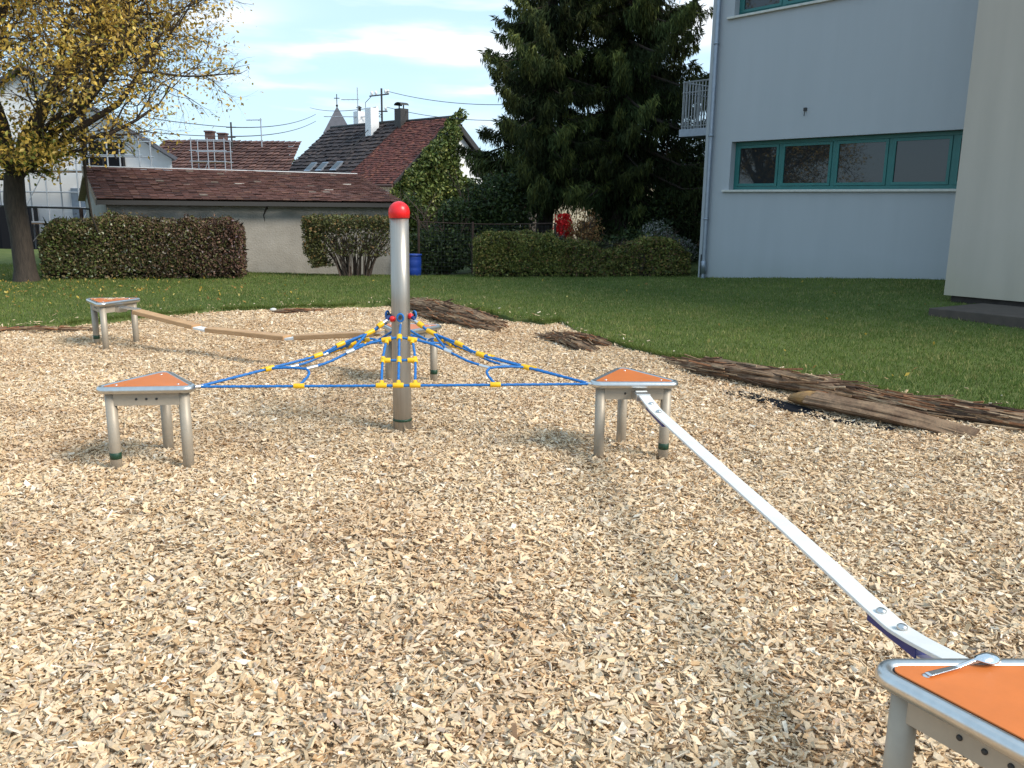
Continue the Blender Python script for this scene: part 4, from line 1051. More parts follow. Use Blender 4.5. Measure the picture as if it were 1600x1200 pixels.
# bay
b = MB(); b.fbox(C0, fu, fnv, 5.92, 13.0, .001, 1.66, .30, ZT + .12); b.build('bay', M['bay'], school)
b = MB(); b.fbox(C0, fu, fnv, 6.0, 12.8, .002, 1.58, -.4, .298); b.build('plinth', M['brown'], school)
def window(s0, s1, z0, z1, divs, sill, inset=.15, fw=.07):
    b = MB(); d0, d1 = -inset - .07, -inset
    b.fbox(C0, fu, fnv, s0, s1, d0, d1, z0, z0 + fw); b.fbox(C0, fu, fnv, s0, s1, d0, d1, z1 - fw, z1)
    xs_ = [s0] + divs + [s1]
    b.fbox(C0, fu, fnv, s0, s0 + fw, d0, d1, z0 + fw, z1 - fw); b.fbox(C0, fu, fnv, s1 - fw, s1, d0, d1, z0 + fw, z1 - fw)
    for q in divs: b.fbox(C0, fu, fnv, q - fw * .55, q + fw * .55, d0, d1, z0 + fw, z1 - fw)
    wn = b.build('window', M['teal'], school, bevel=.004)
    for k in range(len(xs_) - 1):
        a0 = xs_[k] + (fw if k == 0 else fw * .55); a1 = xs_[k + 1] - (fw if k == len(xs_) - 2 else fw * .55)
        b = MB(); sw = .055; e_ = .012
        b.fbox(C0, fu, fnv, a0 + .004, a1 - .004, d1 - .03, d1 + e_, z0 + fw + .004, z0 + fw + sw); b.fbox(C0, fu, fnv, a0 + .004, a1 - .004, d1 - .03, d1 + e_, z1 - fw - sw, z1 - fw - .004)
        b.fbox(C0, fu, fnv, a0 + .004, a0 + sw, d1 - .03, d1 + e_, z0 + fw + sw, z1 - fw - sw); b.fbox(C0, fu, fnv, a1 - sw, a1 - .004, d1 - .03, d1 + e_, z0 + fw + sw, z1 - fw - sw)
        o = b.build('frame', M['teal'], school); o.parent = wn
        b = MB(); b.fbox(C0, fu, fnv, a0 + sw, a1 - sw, d1 - .02, d1 - .01, z0 + fw + sw, z1 - fw - sw)
        o = b.build('pane', M['glass'], school); o.parent = wn
    b = MB(); b.fbox(C0, fu, fnv, s0 - .14, s1 + .14, -inset - .02, .06, z0 - .045, z0 - .001); o = b.build('sill', M['stone'], school, bevel=.006); o.parent = wn
    return wn
window(.66, 6.29, 1.905, 2.855, [1.73, 2.87, 3.95, 5.05], True)
window(.53, 3.6, 5.28, 6.59, [1.55, 2.6], True)
# light curtain behind the upper glass is part of the window's look: drawn blind
# downpipe
b = MB(); b.tube([pf(.20, .085, -.2), pf(.20, .085, 8.5)], .048, 10); dp = b.build('downpipe', M['zinc'], school)
b = MB()
for z in (.35, 1.3, 3.0, 4.8, 6.6): b.mark(); b.lathe([(.05, -.02), (.060, -.02), (.060, .02), (.05, .02)], pf(.20, .085, z)[0], pf(.20, .085, z)[1], 12, z)
b.mark(); b.lathe([(.05, .05), (.063, .05), (.063, .30), (.05, .32)], pf(.2, .085, 0)[0], pf(.2, .085, 0)[1], 12, .1)
b.build_each('pipe_bracket', M['zinc'], school, sub=dp)
b = MB(); b.tube([pf(.08, .02, -.1), pf(.08, .02, .55)], .018, 6); b.build('earth_rod', M['dark'], school)
b = MB(); q = pf(2.29, .0, 3.35); b.beam(pf(2.26, .015, 3.38), pf(2.32, .015, 3.38), .03, .06); b.tube([pf(2.29, .02, 3.37), pf(2.30, .05, 3.31), pf(2.285, .03, 3.26)], .008, 5); b.build('wall_hook', M['dark'], school)
# balcony on the end wall
tt0, tt1, qq = .6, 3.4, 1.22
bv = -fnv; bn = -fu
def pb(t, q, z): p = C0 + bv * t + bn * q; return (p[0], p[1], z)
bal = empty('balcony', pb(2, .6, 3.1), 0, None); bal.parent = school; bal.location = Vector(bal.location) - Vector(school.location)
balw = Vector(pb(2, .6, 3.1))
def bchild(b, name, mt):
    for o in (b.build_each(name, mt, None) if b.marks else [b.build(name, mt, None)]):
        o.data.transform(Matrix.Translation(-balw)); o.parent = bal
b = MB(); b.fbox(C0, bv, bn, tt0, tt1, .01, qq, 3.08, 3.24); bchild(b, 'deck', M['zinc'])
b = MB()
for z in (3.30, 4.02, 4.24):
    b.mark(); b.tube([pb(tt0 + .03, .02, z), pb(tt0 + .03, qq - .03, z), pb(tt1 - .03, qq - .03, z)], .02 if z > 4.1 else .014, 6)
bchild(b, 'rail', M['grate'])
b = MB(); 
for k in range(14): p0 = pb(tt0 + .03, .05 + (qq - .1) * k / 13, 3.24); b.mark(); b.tube([p0, (p0[0], p0[1], 4.24)], .013, 6)
for k in range(30): p0 = pb(tt0 + .1 + (tt1 - tt0 - .16) * k / 29, qq - .03, 3.24); b.mark(); b.tube([p0, (p0[0], p0[1], 4.24)], .013, 6)
bchild(b, 'baluster', M['grate'])
# slab before the bay
b = MB(); b.hexa([pf(6.5, 1.7, -.2), pf(6.2, 2.75, -.2), pf(11, 2.75, -.2), pf(11, 1.7, -.2)], [pf(6.5, 1.7, .235), pf(6.2, 2.75, .205), pf(11, 2.75, .205), pf(11, 1.7, .235)])
sb = b.build('paving_slab', M['slab'], None, bevel=.01); tag(sb, 'dark grey concrete slab in the grass at the foot of the cream bay', 'slab')

# ------------------------------------------------------------------ play platforms
def platform_table():
    root = empty('play_platform', (0, 0, 0))
    Rc = .25; rc = .045
    def outline(off, n=8):
        pts = []
        for k in range(3):
            a_ = k * 2 * PI / 3
            for i in range(n + 1):
                t = a_ - PI / 3 + 2 * PI / 3 * i / n
                pts.append((Rc * math.cos(a_) + (rc + off) * math.cos(t), Rc * math.sin(a_) + (rc + off) * math.sin(t)))
        return pts
    b = MB(); b.tube([(x, y, .484) for x, y in outline(0, 10)], .0225, 14, closed=True); b.build('rim', M['steel'], root, False)
    b = MB(); b.prism(outline(-.0165), .4885, .4985); b.build('gasket', M['rubber'], root, False)
    b = MB(); b.prism(outline(-.0205), .4990, .5035); tp_ = b.build('top_panel', M['orange'], root, False, bevel=.001)
    b = MB()
    for k in range(3):
        a_ = k * 2 * PI / 3; b.mark(); b.lathe([(.0085, 0), (.0075, .0025), (.001, .0035)], .205 * math.cos(a_), .205 * math.sin(a_), 12, .5036)
    b.build_each('screw', M['ferrule'], root, False, sub=tp_)
    for k in range(3):
        a_ = k * 2 * PI / 3; cx, cy = .243 * math.cos(a_), .243 * math.sin(a_)
        b = MB(); b.lathe([(.001, -.14), (.033, -.14), (.033, .468), (.001, .468)], cx, cy, 20); lg = b.build('leg', M['leg'], root, False)
        if k == 0:
            b = MB(); b.lathe([(.033, .052), (.0345, .053), (.0345, .092), (.033, .093)], cx, cy, 20); o = b.build('band', M['green'], root, False); o.parent = lg
    for k in range(3):
        a0 = k * 2 * PI / 3; a1 = a0 + 2 * PI / 3
        p0 = np.array([math.cos(a0), math.sin(a0)]) * .243; p1 = np.array([math.cos(a1), math.sin(a1)]) * .243
        d = (p1 - p0) / np.linalg.norm(p1 - p0); nn = np.array([d[1], -d[0]]); L = np.linalg.norm(p1 - p0)
        b = MB(); b.fbox(p0, d, nn, .02, L - .02, .018, .024, .385, .466); ap = b.build('apron', M['leg'], root, False)
        b = MB()
        for s_ in (-.058, 0, .058):
            q = p0 + d * (L / 2 + s_)
            Q = [(q[0] + nn[0] * t, q[1] + nn[1] * t, .424) for t in (.023, .0275, .029)]
            b.mark(); b.tube(Q, [.0075, .0070, .004], 10)
        b.build_each('bolt', M['dark'], root, False, sub=ap)
    return root
proto = platform_table()
spots = [(-2.204, 5.058, 217.6, 'orange topped triangular platform at the left front, tied to the rope net'),
         (.768, 5.37, 333.0, 'orange topped triangular platform with the white belt and a net rope both attached'),
         (-4.43, 9.25, 158.0, 'farthest left triangular platform, where the chain of wooden planks starts'),
         (-.94, 7.50, 24.0, 'triangular platform standing directly behind the steel pole'),
         (1.180, 1.735, 31.5, 'nearest orange triangular platform in the right corner, with a spoon on it')]
def copy_obj(o, parent):
    c = o.copy(); col.objects.link(c); c.parent = parent
    for ch_ in o.children: copy_obj(ch_, c)
    return c
plats = []
for i, (x, y, an, lab) in enumerate(spots):
    if i == 0: r_ = proto
    else:
        r_ = copy_obj(proto, None)
    plats.append(r_)
for r_, (x, y, an, lab) in zip(plats, spots):
    r_.location = (x, y, 0); r_.rotation_euler = (0, 0, R(an)); tag(r_, lab, 'play platform', 'triangular orange play platforms')

# ------------------------------------------------------------------ pole
px_, py_ = -.785, 5.885
pole = empty('steel_pole', (px_, py_, 0), 0, 'brushed steel pole with a round red cap in the middle of the rope net', 'pole')
b = MB(); b.lathe([(.001, -.2), (.0665, -.2), (.0665, .35), (.0655, .9), (.0645, 1.50), (.001, 1.50)], px_, py_, 40); b.build('shaft', M['pole'], pole)
b = MB(); b.lathe([(.0668, .058), (.0685, .059), (.0685, .075), (.0668, .076)], px_, py_, 40); b.build('band', M['green'], pole)
b = MB(); b.lathe([(.0655, 1.485), (.071, 1.487), (.073, 1.52)] + [(.073 * math.cos(t), 1.525 + .073 * math.sin(t)) for t in np.linspace(.05, PI / 2 - .01, 10)], px_, py_, 36); b.build('cap', M['red'], pole)

# ------------------------------------------------------------------ climbing net
net = empty('climbing_net', (px_, py_, .5), 0, 'blue rope climbing net with yellow connectors strung between platforms and pole', 'climbing net')
c_ = np.array([px_, py_]); KS = [np.array([-1.905, 5.00]), np.array([.497, 5.215]), np.array([-.93, 7.225])]
def nd(i, a_, b_, z):
    A_ = KS[i]; B_ = KS[(i + 1) % 3]
    q = c_ + a_ * (A_ - c_) + b_ * (B_ - c_); return Vector((q[0], q[1], z))
def bez(pts, n=10):
    pts = [Vector(p) for p in pts]
    if len(pts) == 2: return [pts[0].lerp(pts[1], k / n) for k in range(n + 1)]
    out_ = []
    P = [pts[0] * 2 - pts[1]] + pts + [pts[-1] * 2 - pts[-2]]
    for i in range(1, len(P) - 2):
        for k in range(n):
            t = k / n; a0, a1, a2, a3 = P[i - 1], P[i], P[i + 1], P[i + 2]
            out_.append(.5 * ((2 * a1) + (a2 - a0) * t + (2 * a0 - 5 * a1 + 4 * a2 - a3) * t * t + (3 * a1 - a0 - 3 * a2 + a3) * t ** 3))
    out_.append(pts[-1]); return out_
def rope(pts, mt='rope', r_=.0082):
    q = bez(pts, 12); L = sum((q[i + 1] - q[i]).length for i in range(len(q) - 1)); n = max(6, int(L / .009))
    # resample
    acc = [0]
    for i in range(len(q) - 1): acc.append(acc[-1] + (q[i + 1] - q[i]).length)
    res = []; j = 0
    for k in range(n + 1):
        s_ = L * k / n
        while j < len(acc) - 2 and acc[j + 1] < s_: j += 1
        t = (s_ - acc[j]) / max(acc[j + 1] - acc[j], 1e-9); res.append(q[j].lerp(q[j + 1], min(t, 1)))
    b = MB(); b.tube(res, r_, 9, lobes=3, twist=120); b.build('rope', M[mt], net)
def tee(p, d, side=None, L=.068, r_=.0165):
    p = Vector(p); d = Vector(d).normalized(); b = MB()
    prof = [(-L / 2, r_ * .93), (-L / 2 + .003, r_), (L / 2 - .003, r_), (L / 2, r_ * .93)]
    b.tube([p + d * t for t, _ in prof], [r for _, r in prof], 14)
    if side is not None:
        s_ = Vector(side); s_ = (s_ - d * s_.dot(d)).normalized()
        b.tube([p, p + s_ * .036, p + s_ * .040], [r_ * .88, r_ * .88, r_ * .8], 14)
    b.build('connector', M['yellow'], net)
def ferr(p, q): b = MB(); b.tube([p, q], .0115, 12); b.build('ferrule', M['ferrule'], net)
ZB = .484
hubz = .80
for i in range(3):
    A3 = Vector((KS[i][0], KS[i][1], ZB)); B3 = Vector((KS[(i + 1) % 3][0], KS[(i + 1) % 3][1], ZB)); bd = (B3 - A3).normalized()
    hub = Vector((c_[0], c_[1], hubz))
    rope([A3 + bd * .02, A3.lerp(B3, .5) - Vector((0, 0, .002)), B3 - bd * .02])
    of = .043; lo = 0 if i == 0 else 1
    T = {}
    for t in (.25, .5 - of, .5, .5 + of, .75):
        T[t] = A3.lerp(B3, t); 
    f = lambda s_, off, z: nd(i, (1 - s_) / 2 - off, (1 - s_) / 2 + off, z)
    row2 = [f(.30, o_, .598 - .045 * lo) for o_ in (-of, 0, of)]
    row3 = [f(.50, o_, .708 - .10 * lo - (0 if o_ else -.012)) for o_ in (-of * .82, 0, of * .82)]
    inw = (hub - A3.lerp(B3, .5)); inw.z = 0; inw.normalize()
    topm = hub - inw * .105; topm.z = .762
    for k, t in enumerate((.5 - of, .5, .5 + of)):
        tee(T[t], bd, row2[k] - T[t], L=.066)
        rope([T[t], row2[k], row3[k]] + ([topm] if k == 1 else []))
    E = [nd(i, .614, .132, .552 - .045 * lo), nd(i, .132, .614, .552 - .045 * lo)]; Cl = [nd(i, .421, .159, .640 - .075 * lo), nd(i, .159, .421, .640 - .075 * lo)]
    tee(row2[0], bd, None, L=.0); b = None
    tee(row2[0] + bd * .022, bd, None, L=.055); tee(row2[0], row3[0] - row2[0], None, L=.05, r_=.0155)
    tee(row2[2] - bd * .022, bd, None, L=.055); tee(row2[2], row3[2] - row2[2], None, L=.05, r_=.0155)
    tee(row2[1], row3[1] - row2[1], None, L=.048)
    rope([row2[0], row2[1], row2[2]])
    tee(row3[0], row3[1] - row3[0], row2[0] - row3[0], L=.062); tee(row3[2], row3[2] - row3[1], row2[2] - row3[2], L=.062)
    tee(row3[1] + Vector((0, 0, .0)), row3[1] - row2[1], None, L=.04, r_=.019)
    rope([Cl[0], Cl[0].lerp(row3[0], .5) + Vector((0, 0, .012)), row3[0], row3[1], row3[2], Cl[1].lerp(row3[2], .5) + Vector((0, 0, .012)), Cl[1]])
    # hub attachments for the middle ropes
    ferr(topm, topm + (topm - row3[1]).normalized() * .032)
    eye = [topm + Vector((0, 0, .052)) + bd * .021 * math.cos(t) + Vector((0, 0, .026)) * math.sin(t) for t in np.linspace(-PI / 2, 1.5 * PI, 15)]
    b = MB(); b.tube(eye, .0075, 8); b.build('eye_loop', M['rope'], net)
    b = MB(); q = topm + Vector((0, 0, .052)); b.tube([q - inw * .012, hub * 1 + Vector((0, 0, q.z - hub.z)) - inw * .06], .012, 8); b.build('eye_bolt', M['dark'], net)
    # main rope to corner i
    mz = [(1.0, .484), (.68, .546), (.445, .597), (.33, .655), (.175, .716), (.115, .762)]
    cr3 = [Vector((*(c_ + (KS[i] - c_) * t), z)) for t, z in mz]
    rope(cr3)
    dirs = [(cr3[k + 1] - cr3[k - 1]) for k in range(1, 5)]
    tee(cr3[1], dirs[0], None, L=.058, r_=.017); tee(cr3[2], dirs[1], None, L=.062); tee(cr3[3], dirs[2], None, L=.064)
    tee(cr3[4], dirs[3], None, L=.075); tee(cr3[5] , cr3[5] - cr3[4], None, L=.045, r_=.019)
    dr = (cr3[5] - cr3[4]).normalized()
    ferr(cr3[5] + dr * .024, cr3[5] + dr * .060)
    rad = Vector((*(KS[i] - c_), 0)).normalized()
    ha = {0: R(197), 1: R(338), 2: R(97)}[i]; hp = hub + Vector((math.cos(ha) * .066, math.sin(ha) * .066, .006))
    rope([cr3[5] + dr * .056, cr3[5].lerp(hp, .7) + Vector((0, 0, .016)), hp], 'navy', .0125)
    ferr(A3 - rad * -.0 + rad * .03, A3 - rad * .03)
    # red ball nuts either side
    an = math.atan2(rad.y, rad.x) + (-.42 if i == 0 else .42)
    if i < 2:
        an = R(228) if i == 0 else R(-22)
    q = hub + Vector((math.cos(an) * .078, math.sin(an) * .078, -.002 if i == 0 else .016))
    b = MB(); b.ball(q, .021, 14); b.build('ball_nut', M['red'], net)
    # ferrules and short links
    for k in (0, 1):
        K_i = i if k == 0 else (i + 1) % 3
        main1 = Vector((*(c_ + (KS[K_i] - c_) * .68), .546)); main4 = Vector((*(c_ + (KS[K_i] - c_) * .19), .712))
        tb = T[.25] if k == 0 else T[.75]
        sd_ = E[k] - tb; tee(tb, bd, None, L=.066, r_=.0165)
        rope([main1, main1.lerp(E[k], .55) + Vector((0, 0, .006)), E[k]])
        rope([E[k], E[k].lerp(tb, .35) + (bd if k == 0 else -bd) * .030 + Vector((0, 0, .002)), tb])
        rope([E[k], E[k].lerp(Cl[k], .5) - Vector((0, 0, .012)), Cl[k]])
        dE = (Cl[k] - E[k]).normalized()
        ferr(E[k] + Vector((0, 0, .0)), E[k] + dE * .075 - Vector((0, 0, .010))); dC = (Cl[k] - E[k]).normalized()
        b = MB(); b.tube([Cl[k] - dC * .03, Cl[k] + dC * .025], .0165, 12); b.build('ferrule', M['ferrule'], net)
        rope([Cl[k], Cl[k].lerp(main4, .5) + Vector((0, 0, -.004)), main4])

# ------------------------------------------------------------------ white belt
belt = empty('balance_belt', (1.0, 3.7, .38), 0, 'white balance belt stretched between the nearest platform and the one right of the net', 'balance belt')
def ribbon(b, pts, wd, th):
    pts = bez(pts, 10); n = len(pts); vs = []
    for i, p in enumerate(pts):
        d = (pts[min(i + 1, n - 1)] - pts[max(i - 1, 0)]).normalized(); s_ = d.cross(Vector((0, 0, 1))).normalized(); u_ = s_.cross(d)
        for a_, c2_ in ((-1, -1), (1, -1), (1, 1), (-1, 1)): vs.append(p + s_ * wd / 2 * a_ + u_ * th / 2 * c2_)
    fs = [(0, 1, 2, 3), tuple(4 * (n - 1) + k for k in (3, 2, 1, 0))]
    for i in range(n - 1):
        for k in range(4):
            k2 = (k + 1) % 4; fs.append((4 * i + k2, 4 * i + k, 4 * i + 4 + k, 4 * i + 4 + k2))
    b.add(vs, fs)
bp = [(.812, 5.19, .445), (.843, 4.93, .413), (.870, 4.70, .402), (.985, 3.76, .388), (1.085, 2.97, .378), (1.150, 2.43, .366), (1.172, 2.26, .374), (1.205, 1.98, .432)]
b = MB(); ribbon(b, bp, .072, .012); b.build('belt', M['belt'], belt, bevel=.002)
def along(p0, p1, t, dz=0): return Vector(p0).lerp(Vector(p1), t) + Vector((0, 0, dz))
for p0, p1 in ((bp[1], bp[2]), (bp[5], bp[6])):
    dd = (Vector(p1) - Vector(p0)).normalized()
    b = MB()
    far = p0 is bp[1]
    for t in ((-.1, .6) if far else (.1, .75)):
        q = along(p0, p1, t, .0095); b.mark(); b.lathe([(.0155, -.004), (.0155, .003), (.010, .0075), (.001, .009)], q.x, q.y, 14, q.z)
    b.build_each('bolt', M['steel'], belt)
    # rubber pad and bracket below
    m0 = along(p0, p1, -.35 if far else -.2, -.030); m1 = along(p0, p1, 1.15 if far else 1.3, -.030)
    lf = dd.cross(Vector((0, 0, 1))).normalized() * (-.019)
    b = MB(); b.beam(m0 + lf, m1 + lf, .066, .030); b.build('pad', M['blue'], belt, bevel=.002)
    m0 = along(p0, p1, -1.1 if far else .3, -.050); m1 = along(p0, p1, 1.1 if far else 2.6, -.049 if far else -.018)
    b = MB(); b.beam(m0 + lf, m1 + lf, .06, .006); b.build('bracket', M['ferrule'], belt)
b = MB(); b.beam((.80, 5.205, .425), (.815, 5.10, .425), .09, .045); b.build('clamp', M['steel'], belt, bevel=.003)

# ------------------------------------------------------------------ plank chain
pc = empty('plank_bridge', (-2.7, 8.45, .35), 0, 'chain of three wooden balance planks hanging between the two far platforms', 'balance bridge')
PL = [((-4.085, 9.119, .412), (-3.300, 8.733, .312)), ((-3.145, 8.660, .296), (-2.21, 8.20, .294)), ((-2.10, 8.148, .308), (-1.25, 7.73, .42))]
for p, q in PL:
    p = Vector(p); q = Vector(q); p.z -= .02; q.z -= .02
    b = MB(); b.beam(p, q, .125, .048); b.build('plank', M['plank'], pc, bevel=.008)
b = MB()
for p, q in ((PL[0][1], PL[1][0]), (PL[1][1], PL[2][0])):
    b = MB(); p = Vector(p); q = Vector(q); d = (q - p).normalized(); b.beam(p - d * .03 - Vector((0, 0, .03)), q + d * .03 - Vector((0, 0, .03)), .10, .024); b.build('link', M['belt'], pc, bevel=.004)
b = MB(); b.beam((-4.30, 9.20, .432), (-4.05, 9.10, .418), .07, .016); b.build('link', M['ferrule'], pc)
b = MB(); b.beam((-4.31, 9.19, .41), (-4.25, 9.17, .41), .12, .06); b.build('clamp', M['steel'], pc, bevel=.003)
b = MB(); b.beam((-1.28, 7.745, .398), (-1.12, 7.66, .43), .07, .016); b.build('link', M['ferrule'], pc)

# ------------------------------------------------------------------ spoon
sp = empty('spoon', (1.10, 1.855, .506), 0, 'metal spoon lying face down on the nearest orange platform', 'spoon')
H0 = Vector((1.000, 1.828, .508)); H1 = Vector((1.215, 1.905, .510)); d = (H1 - H0); L = d.length; d.normalize(); s_ = Vector((-d.y, d.x, 0))
b = MB(); st = []
prof = [(0, .0085, .0022, .001), (.02, .0088, .0022, .001), (.55, .0048, .0024, .006), (.66, .0040, .003, .012)]
vs = []; n = 14
ts = np.linspace(0, 1, 30)
for t in ts:
    if t < .66:
        wd = np.interp(t, [0, .03, .55, .66], [.0085, .0088, .0050, .0042]); hh = np.interp(t, [0, .4, .66], [.001, .003, .012]); dome = .0; 
    else:
        q = (t - .66) / .34; wd = .0042 + .0200 * math.sin(PI * min(q * 1.02, 1)) ** .55 * (1 - .12 * q); hh = np.interp(q, [0, .3, 1], [.012, .006, .001]); dome = .016 * math.sin(PI * q) ** .8
        if q > .97: wd *= .4
    for k in range(9):
        x = (k - 4) / 4; vs.append(H0 + d * L * t + s_ * wd * x + Vector((0, 0, hh * 1 + .0018 + dome * (1 - x * x))))
    for k in range(9):
        x = (4 - k) / 4; vs.append(H0 + d * L * t + s_ * wd * x + Vector((0, 0, hh * 1 + dome * (1 - x * x) * .85)))
fs = []
for i in range(29):
    for k in range(18):
        k2 = (k + 1) % 18; fs.append((18 * i + k, 18 * i + k2, 18 * (i + 1) + k2, 18 * (i + 1) + k))
fs.append(tuple(range(18))[::-1]); fs.append(tuple(18 * 29 + k for k in range(18)))
b.add(vs, fs, True); b.build('spoon_body', M['chrome'], sp)

# ------------------------------------------------------------------ old logs
def log(name, pts, rad, label, seed, squash=.5, mt='log', grp='old weathered logs along the lawn edge', frayed=True, ns=None):
    rad = rad * (1.25 if frayed else 1)
    r_ = np.random.default_rng(seed); pts = bez([Vector(p) for p in pts], 16); n = len(pts); seg = 44
    vs = []; L = 0; fr_l = []
    for i, p in enumerate(pts):
        if i: L += (p - pts[i - 1]).length
        d = (pts[min(i + 1, n - 1)] - pts[max(i - 1, 0)]).normalized(); s_ = d.cross(Vector((0, 0, 1))).normalized(); u_ = s_.cross(d)
        fr_l.append((p, d, s_, u_))
        t = i / (n - 1); tp = min(1, .35 + 3.2 * min(t, 1 - t)) if frayed else 1
        for k in range(seg):
            an = 2 * PI * k / seg
            g = float(vnoise(k * .35, L * 1.1 + seed * 7, seed)); g2 = float(vnoise(k * .9 + 50 + .7 * L, L * 1.6, seed + 1)); g3 = float(vnoise(k * 3.1, L * 9, seed + 2))
            gro = abs(g2 - .5) * 2
            rr = rad * tp * ((.62 + .42 * g + .26 * gro + .10 * g3) if frayed else (.70 + .26 * g + .20 * gro + .05 * g3))
            vs.append(p + s_ * math.cos(an) * rr * 1.15 + u_ * math.sin(an) * rr * squash)
    b = MB(); fs = []
    for i in range(n - 1):
        for k in range(seg):
            k2 = (k + 1) % seg; fs.append((i * seg + k, i * seg + k2, (i + 1) * seg + k2, (i + 1) * seg + k))
    b.add(vs, fs, False); b.add(vs[:seg], [tuple(range(seg))[::-1]]); b.add(vs[-seg:], [tuple(range(seg))])
    o = b.build(name, M[mt], None)
    if label: tag(o, label, 'log', grp)
    # loose strips of bark and rot lying along it
    b = MB(); ln = L
    cols = [(.14, .080, .050), (.22, .125, .070), (.30, .19, .11), (.38, .27, .17), (.07, .044, .030), (.26, .12, .06)]
    for q in range(int(ln * (ns if ns is not None else (60 if frayed else 10)))):
        i = int(r_.integers(1, n - 2)); p, d, s_, u_ = fr_l[i]; an = r_.uniform(-.25, PI + .25)
        t = i / (n - 1); tp = min(1, .35 + 3.2 * min(t, 1 - t)) if frayed else 1
        rr = rad * tp * r_.uniform(.80, 1.12)
        c_q = p + s_ * math.cos(an) * rr * 1.15 + u_ * math.sin(an) * rr * squash
        out_ = (s_ * math.cos(an) + u_ * math.sin(an)).normalized()
        dd = (d + s_ * r_.normal(0, .13) + u_ * r_.normal(0, .10)).normalized(); l2 = r_.uniform(.08, .42) * min(1.3, rad / .10); 
        w2 = r_.uniform(.008, .030); h2 = r_.uniform(.005, .014); sx = dd.cross(out_).normalized()
        p0 = c_q - dd * l2 / 2; p1 = c_q + dd * l2 / 2 + out_ * r_.uniform(0, .012); cc = cols[int(r_.integers(0, 6))]
        b.hexa([p0 - sx * w2 * .2, p0 + sx * w2 * .3, p1 + sx * w2 * .5, p1 - sx * w2 * .2], [p0 - sx * w2 * .2 + out_ * h2, p0 + sx * w2 * .3 + out_ * h2, p1 + sx * w2 * .4 + out_ * h2, p1 - sx * w2 * .15 + out_ * h2], cc)
    if b.n and frayed:
        bk = b.build('bark', M['strip'], None); bk.parent = o
    return o
log('old_log', [(-1.75, 13.15, .05), (-1.2, 12.3, .10), (-.6, 11.35, .09), (-.15, 10.75, .04)], .135, 'thick crumbling log pile of bark right behind the steel pole', 1)
log('old_log', [(-1.35, 12.1, .02), (-.8, 11.3, .06), (-.2, 10.55, .02)], .08, 'crumbling bark strip lying before the thick log behind the pole', 2)
log('old_log', [(.35, 10.25, .0), (.62, 9.75, .045), (.95, 9.05, .0)], .07, 'short grey half buried log between the bark pile and the lawn corner', 3)
log('old_log', [(.60, 10.35, .02), (.85, 9.95, .045), (1.12, 9.55, .02)], .045, 'thin dark stick lying beside the short grey log', 4)
log('old_log', [(1.62, 8.55, .0), (2.05, 7.95, .05), (2.6, 7.25, .07), (2.95, 6.85, .06)], .12, 'long split bark log behind the log with the yellow cut end', 5)
log('old_log', [(1.75, 8.5, .0), (2.3, 7.85, .03), (2.9, 7.15, .04), (3.3, 6.75, .02)], .075, 'thin bark strip lying closest to the grass on the right', 6)
log('old_log', [(2.9, 6.9, .04), (3.35, 6.45, .05), (3.9, 5.98, .05), (4.9, 5.25, .05)], .115, 'long brown log leaving the picture at the right edge', 7)
lg = log('old_log', [(2.46, 6.735, .055), (2.64, 6.49, .06), (2.95, 6.18, .045), (3.34, 5.86, -.02)], .11, 'thick smooth brown log with a yellow cut end, on black fabric', 8, frayed=False, squash=.6)
b = MB()
q0 = Vector((2.46, 6.735, .055)); dd = (Vector((2.64, 6.49, .06)) - q0).normalized(); s_ = dd.cross(Vector((0, 0, 1))).normalized(); u_ = s_.cross(dd)
TT = np.linspace(0, 2 * PI, 25)[:-1]; wr_ = np.random.default_rng(4); rings = []
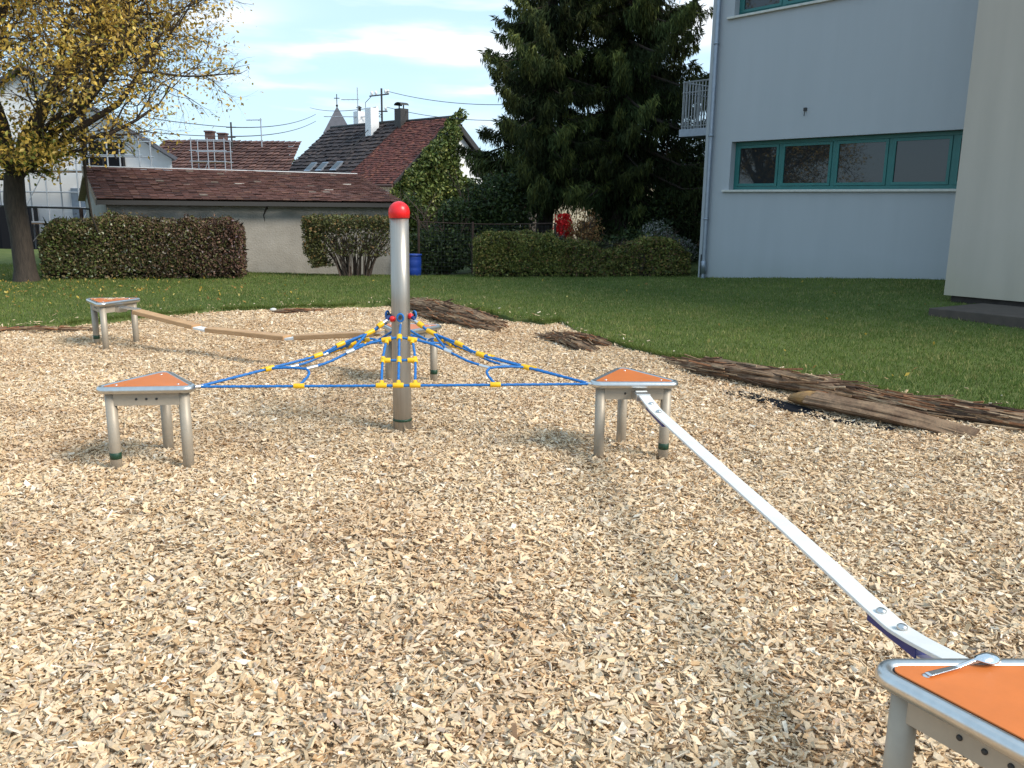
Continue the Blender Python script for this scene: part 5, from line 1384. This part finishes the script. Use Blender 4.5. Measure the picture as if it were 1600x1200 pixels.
for k, (l_, sc_, dz) in enumerate(((.03, 1.03, 0), (-.05, .98, 0), (-.12, .80, -.008), (-.19, .52, -.022), (-.215, .30, -.03))):
    rings += [q0 + dd * (l_ + wr_.normal(0, .004)) + s_ * math.cos(t) * .108 * sc_ + u_ * (math.sin(t) * .062 * sc_ + dz) for t in TT]
b.add(rings, [tuple(96 + k for k in range(24))] + [(24 * j + (k + 1) % 24, 24 * j + k, 24 * j + 24 + k, 24 * j + 24 + (k + 1) % 24) for j in range(4) for k in range(24)], False)
o = b.build('cut_end', M['cut'], None); o.parent = lg
log('old_log', [(-6.6, 9.9, .0), (-5.9, 10.15, .035), (-5.15, 10.35, .0)], .03, 'thin reddish brown branch along the left edge of the lawn', 9)
log('old_log', [(-3.5, 12.25, .0), (-3.1, 12.2, .02), (-2.6, 12.35, .0)], .045, 'thin dark branch lying on the chips before the back lawn edge', 10)
# black fabric showing through
def sheet(name, pts, label):
    n = len(pts); b = MB()
    b.add([(x, y, float(gz(x, y)) + .021) for x, y in pts] + [(x, y, float(gz(x, y)) + .016) for x, y in pts], [tuple(range(n)), tuple(range(n, 2 * n))[::-1]] + [(i, n + i, n + (i + 1) % n, (i + 1) % n) for i in range(n)])
    o = b.build(name, M['cloth'], None); tag(o, label, 'weed fabric'); return o
sheet('weed_fabric', [(1.98, 7.30), (2.1, 7.16), (2.22, 6.98), (2.36, 6.72), (2.5, 6.48), (2.68, 6.26), (2.86, 6.08), (2.78, 6.02), (2.58, 6.16), (2.42, 6.34), (2.24, 6.60), (2.12, 6.86), (1.98, 7.04), (1.86, 7.22)],
      'torn strip of black weed fabric showing beside the cut log')
r_ = np.random.default_rng(50); n = 26
kind(chips('loose_wood_chips', -4.40 + r_.normal(0, .07, n), 9.29 + r_.normal(0, .05, n), np.full(n, .510), seed=51, tiltsd=.1), 'stuff')
# small pale stone on the edge
b = MB(); b.ball((-3.49, 12.25, .03), .05, 10, .5); q = b.build('pale_stone', M['stone'], None); q.scale = (1, 1, 1); tag(q, 'small pale stone slab at the back edge of the chips', 'stone')
# chips scattered on platforms
r_ = np.random.default_rng(50)
